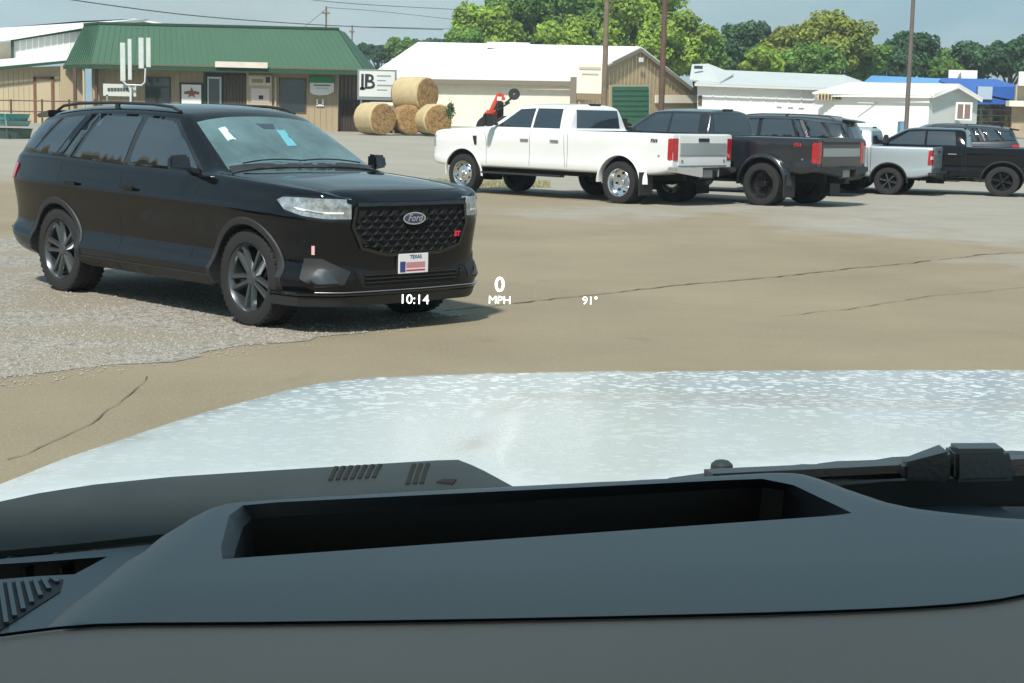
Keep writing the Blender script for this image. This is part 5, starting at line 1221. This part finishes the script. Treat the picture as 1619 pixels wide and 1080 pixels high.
# ------------------------------------------------------------------ poles and wires
def pole(px_t, px_b, yb, wpx, Y, m, lbl, top_px=-60, cat='pole', group=None, arm=None):
    t = tag(empty('utility_pole'), lbl, cat, group); p = at(px_b, yb, Y); s = px_scale(px_b, yb, Y); zt_ = at(px_t, top_px, Y).z
    B().tube([(p.x, Y, gz(Y)-.1), (p.x, Y, (gz(Y)+zt_)/2), (p.x, Y, zt_)], [wpx/2/s*1.08, wpx/2/s, wpx/2/s*.85], 12).build('pole', m, t, smooth=True)
    if arm: B().box((p.x, Y-.15, zt_-.6), (arm, .12, .14)).build('crossarm', m, t)
    return t
M_wood = mat('weathered_pole', C_(120, 104, 86), .85, var=.25, vscale=3); M_wood2 = mat('brown_pole', C_(96, 72, 58), .8, var=.2, vscale=3)
pole(959, 955, 155, 8.5, 105, M_wood, 'thick brown pole in front of the warehouse sign')
pole(1053, 1046, 155, 9, 104, M_wood2, 'tall brown pole in front of the tan gable')
pole(1443, 1432, 215, 7, 62, mat('grey_brown_pole', C_(104, 96, 90), .7, var=.15, vscale=2), 'slender grey light pole behind the silver pickup')
pole(516, 515, 120, 3.2, 150, M_wood, 'thin utility pole left of the pair beyond the green roof', top_px=10, arm=.7)
pole(556, 556, 120, 2.6, 160, M_wood, 'thin utility pole right of the pair beyond the green roof', top_px=40, arm=.5)
pole(1400, 1400, 150, 1.6, 160, M_steel, 'thin white mast above the small white building', top_px=106, cat='mast')
def wire(pts, Y0, Y1, lbl, r=.018):
    P = []; n = len(pts)
    for i, (x, y) in enumerate(smooth_px(pts, 6, False)):
        m_ = (n-1)*6; P.append(at(x, y, Y0+(Y1-Y0)*i/m_))
    tag(B().tube(P, r, 5).build('overhead_wire', mat('wire_dark', (.04, .045, .05), .6), None), lbl, 'wire', 'overhead wires')
wire([(60, -8), (200, 12), (330, 27), (515, 40), (700, 47)], 90, 150, 'overhead wire sagging from the top left corner to the trees', .035)
wire([(440, -6), (560, 6), (740, 16)], 120, 150, 'topmost overhead wire left of the big trees', .025)
wire([(516, 12), (600, 18), (745, 34)], 150, 155, 'overhead wire from the thin left pole to the big trees', .022)
wire([(516, 14), (480, 44)], 150, 152, 'guy wire slanting down left of the thin pole', .02)
wire([(556, 42), (650, 44), (760, 47)], 160, 158, 'lowest overhead wire between the right thin pole and the trees', .022)

# ------------------------------------------------------------------ trees
def leaf_mat(name, c1, c2):
    m = bpy.data.materials.new(name); m.use_nodes = True; t = m.node_tree; p = t.nodes['Principled BSDF']; N = t.nodes.new; L = t.links.new
    g = N('ShaderNodeNewGeometry'); r = N('ShaderNodeValToRGB'); r.color_ramp.elements[0].color = (*c1, 1); r.color_ramp.elements[1].color = (*c2, 1); L(g.outputs['Random Per Island'], r.inputs[0])
    tcn = N('ShaderNodeTexCoord'); n = N('ShaderNodeTexNoise'); n.inputs['Scale'].default_value = .45; L(tcn.outputs['Object'], n.inputs['Vector'])
    h = N('ShaderNodeHueSaturation'); mr = N('ShaderNodeMapRange'); mr.inputs[1].default_value = .35; mr.inputs[2].default_value = .65; mr.inputs[3].default_value = .65; mr.inputs[4].default_value = 1.35; L(n.outputs['Fac'], mr.inputs[0]); L(mr.outputs[0], h.inputs['Value']); L(r.outputs[0], h.inputs['Color'])
    L(h.outputs[0], p.inputs['Base Color']); p.inputs['Roughness'].default_value = .65; p.inputs['Specular IOR Level'].default_value = .25
    tl = N('ShaderNodeBsdfTranslucent'); L(h.outputs[0], tl.inputs['Color']); ms = N('ShaderNodeMixShader'); ms.inputs[0].default_value = .4; L(p.outputs[0], ms.inputs[1]); L(tl.outputs[0], ms.inputs[2])
    L(ms.outputs[0], t.nodes['Material Output'].inputs['Surface']); return m
LM = {'bright': leaf_mat('bright_leaves', (.20, .31, .05), (.38, .52, .08)), 'mid': leaf_mat('green_leaves', (0.0938, 0.2000, 0.0438), (0.2125, 0.3625, 0.0750)),
      'dark': leaf_mat('dark_leaves', (0.0438, 0.1063, 0.0525), (0.0938, 0.1875, 0.0775)), 'yellow': leaf_mat('yellow_green_leaves', (.20, .25, .05), (.36, .40, .085))}
M_bark = mat('bark', (.09, .07, .05), .9, var=.3, vscale=4)
def tree(px, cy, rx, ry, Y, kind, lbl, seed, n=5200, leaf=.30, gap=.8):
    rnd = random.Random(seed); nr = np.random.RandomState(seed); c = at(px, cy, Y); s = px_scale(px, cy, Y); ax, az = rx/s, ry/s; ay = max(ax, az)*.75; g = gz(Y)
    t = tag(empty('tree', (c.x, Y, g)), lbl, 'tree', 'trees behind the buildings')
    hc = c.z-g; clumps = []
    for k in range(58):
        while True:
            v = nr.uniform(-1, 1, 3)
            if .25 < (v**2).sum() < 1: break
        v[2] = v[2] if v[2] > -.75 else -.75
        e_ = rnd.uniform(.72, 1.02); clumps.append((v[0]*ax*e_, v[1]*ay*.8, hc+v[2]*az*e_, rnd.uniform(.12, .34)*min(ax, az*1.3)))
    clumps += [(0, 0, hc, min(ax, az)*.5), (ax*.4, 0, hc-az*.2, min(ax, az)*.4), (-ax*.4, 0, hc-az*.2, min(ax, az)*.4)]
    cl = np.array(clumps); w = cl[:, 3]**2; idx = nr.choice(len(cl), n, p=w/w.sum()); C4 = cl[idx]
    d = nr.normal(size=(n, 3)); d /= np.linalg.norm(d, axis=1)[:, None]; rad = C4[:, 3]*nr.uniform(.72, 1.12, n)
    P = C4[:, :3]+d*rad[:, None]*np.array([1.15, 1.0, .85])
    nn = d+nr.normal(size=(n, 3))*.55+np.array([0, 0, .35]); nn /= np.linalg.norm(nn, axis=1)[:, None]
    a = np.cross(nn, nr.normal(size=(n, 3))); a /= np.linalg.norm(a, axis=1)[:, None]; b_ = np.cross(nn, a); L_ = leaf*nr.uniform(.6, 1.35, n)[:, None]
    V = np.stack([P-a*L_*.6, P-b_*L_*.42+nn*L_*.1, P+a*L_*.6, P+b_*L_*.42+nn*L_*.1], 1).reshape(-1, 3)
    me = bpy.data.meshes.new('crown'); me.from_pydata(V.tolist(), [], [(4*i, 4*i+1, 4*i+2, 4*i+3) for i in range(n)]); link('crown', me, LM[kind], t)
    b = B(); tw = .035*hc+.08; b.tube([(0, 0, -.3), (rnd.uniform(-.2, .2), 0, hc*.35), (rnd.uniform(-.4, .4), 0, hc*.75), (0, 0, hc+az*.4)], [tw, tw*.75, tw*.5, tw*.15], 8)
    for k in range(7):
        q = clumps[rnd.randrange(40)]; z0 = hc*rnd.uniform(.35, .75); b.tube([(0, 0, z0), (q[0]*.5, q[1]*.5, (z0+q[2])/2+.2), (q[0], q[1], q[2])], [tw*.45, tw*.3, tw*.08], 5)
    b.build('trunk', M_bark, t, smooth=True); return t
TR = [
 (768, 52, 62, 44, 160, 'bright', 'bright green tree at the left end of the big trees over the warehouse', 8000),
 (735, 62, 30, 20, 150, 'mid', 'small leafy tree at the left foot of the big trees', 3500),
 (850, 22, 72, 62, 165, 'mid', 'broad green tree left of the first thick pole, top out of the photo', 11000),
 (905, 60, 60, 34, 152, 'bright', 'low bright tree directly behind the warehouse ridge', 6000),
 (935, -2, 62, 60, 170, 'mid', 'tallest tree crown behind the first thick pole', 9000),
 (1010, 20, 66, 70, 158, 'bright', 'big bright tree between the two thick poles', 11000),
 (1062, 66, 62, 50, 150, 'bright', 'bright leafy tree right of the second thick pole', 9000),
 (1105, 78, 40, 36, 156, 'mid', 'rounded tree over the tan gable end, right side', 5000),
 (1182, 68, 42, 34, 172, 'dark', 'dark rounded tree behind the long white building', 4500),
 (1150, 88, 48, 28, 168, 'dark', 'low dark tree left of the dark rounded tree', 4500),
 (1205, 100, 40, 22, 150, 'bright', 'low bright bush-like tree over the long white roof', 3500),
 (1248, 78, 44, 36, 160, 'yellow', 'yellow-green tree left of the tallest yellow-green crown', 5500),
 (1322, 66, 58, 44, 158, 'yellow', 'tallest yellow-green tree over the white buildings', 8500),
 (1285, 98, 60, 28, 154, 'mid', 'low green tree in front of the yellow-green trees', 5500),
 (1368, 92, 36, 36, 160, 'mid', 'green tree right of the tallest yellow-green tree', 4500),
 (1440, 86, 44, 36, 170, 'dark', 'dark tree behind the slender grey light pole', 5500),
 (1412, 104, 40, 26, 164, 'dark', 'low dark tree left of the slender light pole', 4000),
 (1478, 108, 38, 22, 170, 'mid', 'low green tree between the light pole and the billboard', 3500),
 (1535, 98, 44, 32, 172, 'dark', 'dark tree directly behind the white billboard', 5000),
 (1600, 92, 58, 38, 168, 'dark', 'broad dark tree at the right edge of the photo', 7000),
 (1112, 98, 52, 30, 162, 'mid', 'low green tree just left of the low dark tree', 4500),
 (1228, 96, 46, 30, 172, 'mid', 'green tree filling the gap left of the yellow-green tree', 4500),
 (1500, 104, 44, 26, 176, 'mid', 'green tree filling the gap left of the billboard', 4500),
 (1655, 96, 50, 36, 165, 'dark', 'dark tree continuing past the right edge', 4000),
 (640, 76, 34, 18, 230, 'mid', 'distant green tree left of the white warehouse roof', 3500),
 (600, 86, 30, 14, 240, 'dark', 'distant low tree beside the end of the green roof', 2500),
 (690, 76, 40, 16, 230, 'dark', 'distant dark tree over the left end of the warehouse roof', 3000),
 (576, 78, 16, 10, 240, 'dark', 'smallest distant tree just right of the green roof', 1500),
]
for i, (px, cy, rx, ry, Y, kd, lbl, n) in enumerate(TR): tree(px, cy, rx, ry, Y, kd, lbl, 100+i, n=int(n*1.15), leaf=.36 if Y < 200 else .42)
sh = tag(empty('bush', at(712, 175, 80)), 'small dark green bush behind the right hay bale', 'bush'); sh.scale = (.34, .34, .42); nr = np.random.RandomState(5); V = []; F_ = []
for i in range(500):
    c = nr.normal(size=3)*np.array([.28, .25, .45]); a = nr.normal(size=3)*.07; b_ = nr.normal(size=3)*.07; V += [tuple(c-a), tuple(c+b_), tuple(c+a), tuple(c-b_)]; F_.append((4*i, 4*i+1, 4*i+2, 4*i+3))
B().add(V, F_).build('leaves', LM['dark'], sh); B().tube([(0, 0, -1.1), (0, 0, .3)], .04, 5).build('stem', M_bark, sh)
# weeds by the white pickup's front wheel
V = []; F_ = []; nr = np.random.RandomState(9); i = 0
for k in range(2600):
    px = nr.uniform(610, 870); py = nr.uniform(286, 296)+(px-740)*.012
    p = G(px, py); h = nr.uniform(.03, .11); w = nr.uniform(.006, .014); a = nr.uniform(0, 6.28); dx, dy = math.cos(a)*w, math.sin(a)*w; lx, ly = nr.normal(size=2)*.03
    V += [(p.x-dx, p.y-dy, 0), (p.x+dx, p.y+dy, 0), (p.x+lx, p.y+ly, h)]; F_.append((3*k, 3*k+1, 3*k+2))
B().add(V, F_).build('grass', mat('weeds', (.20, .22, .07), .8, col2=(.34, .29, .14), vscale=3), None, kind='stuff')
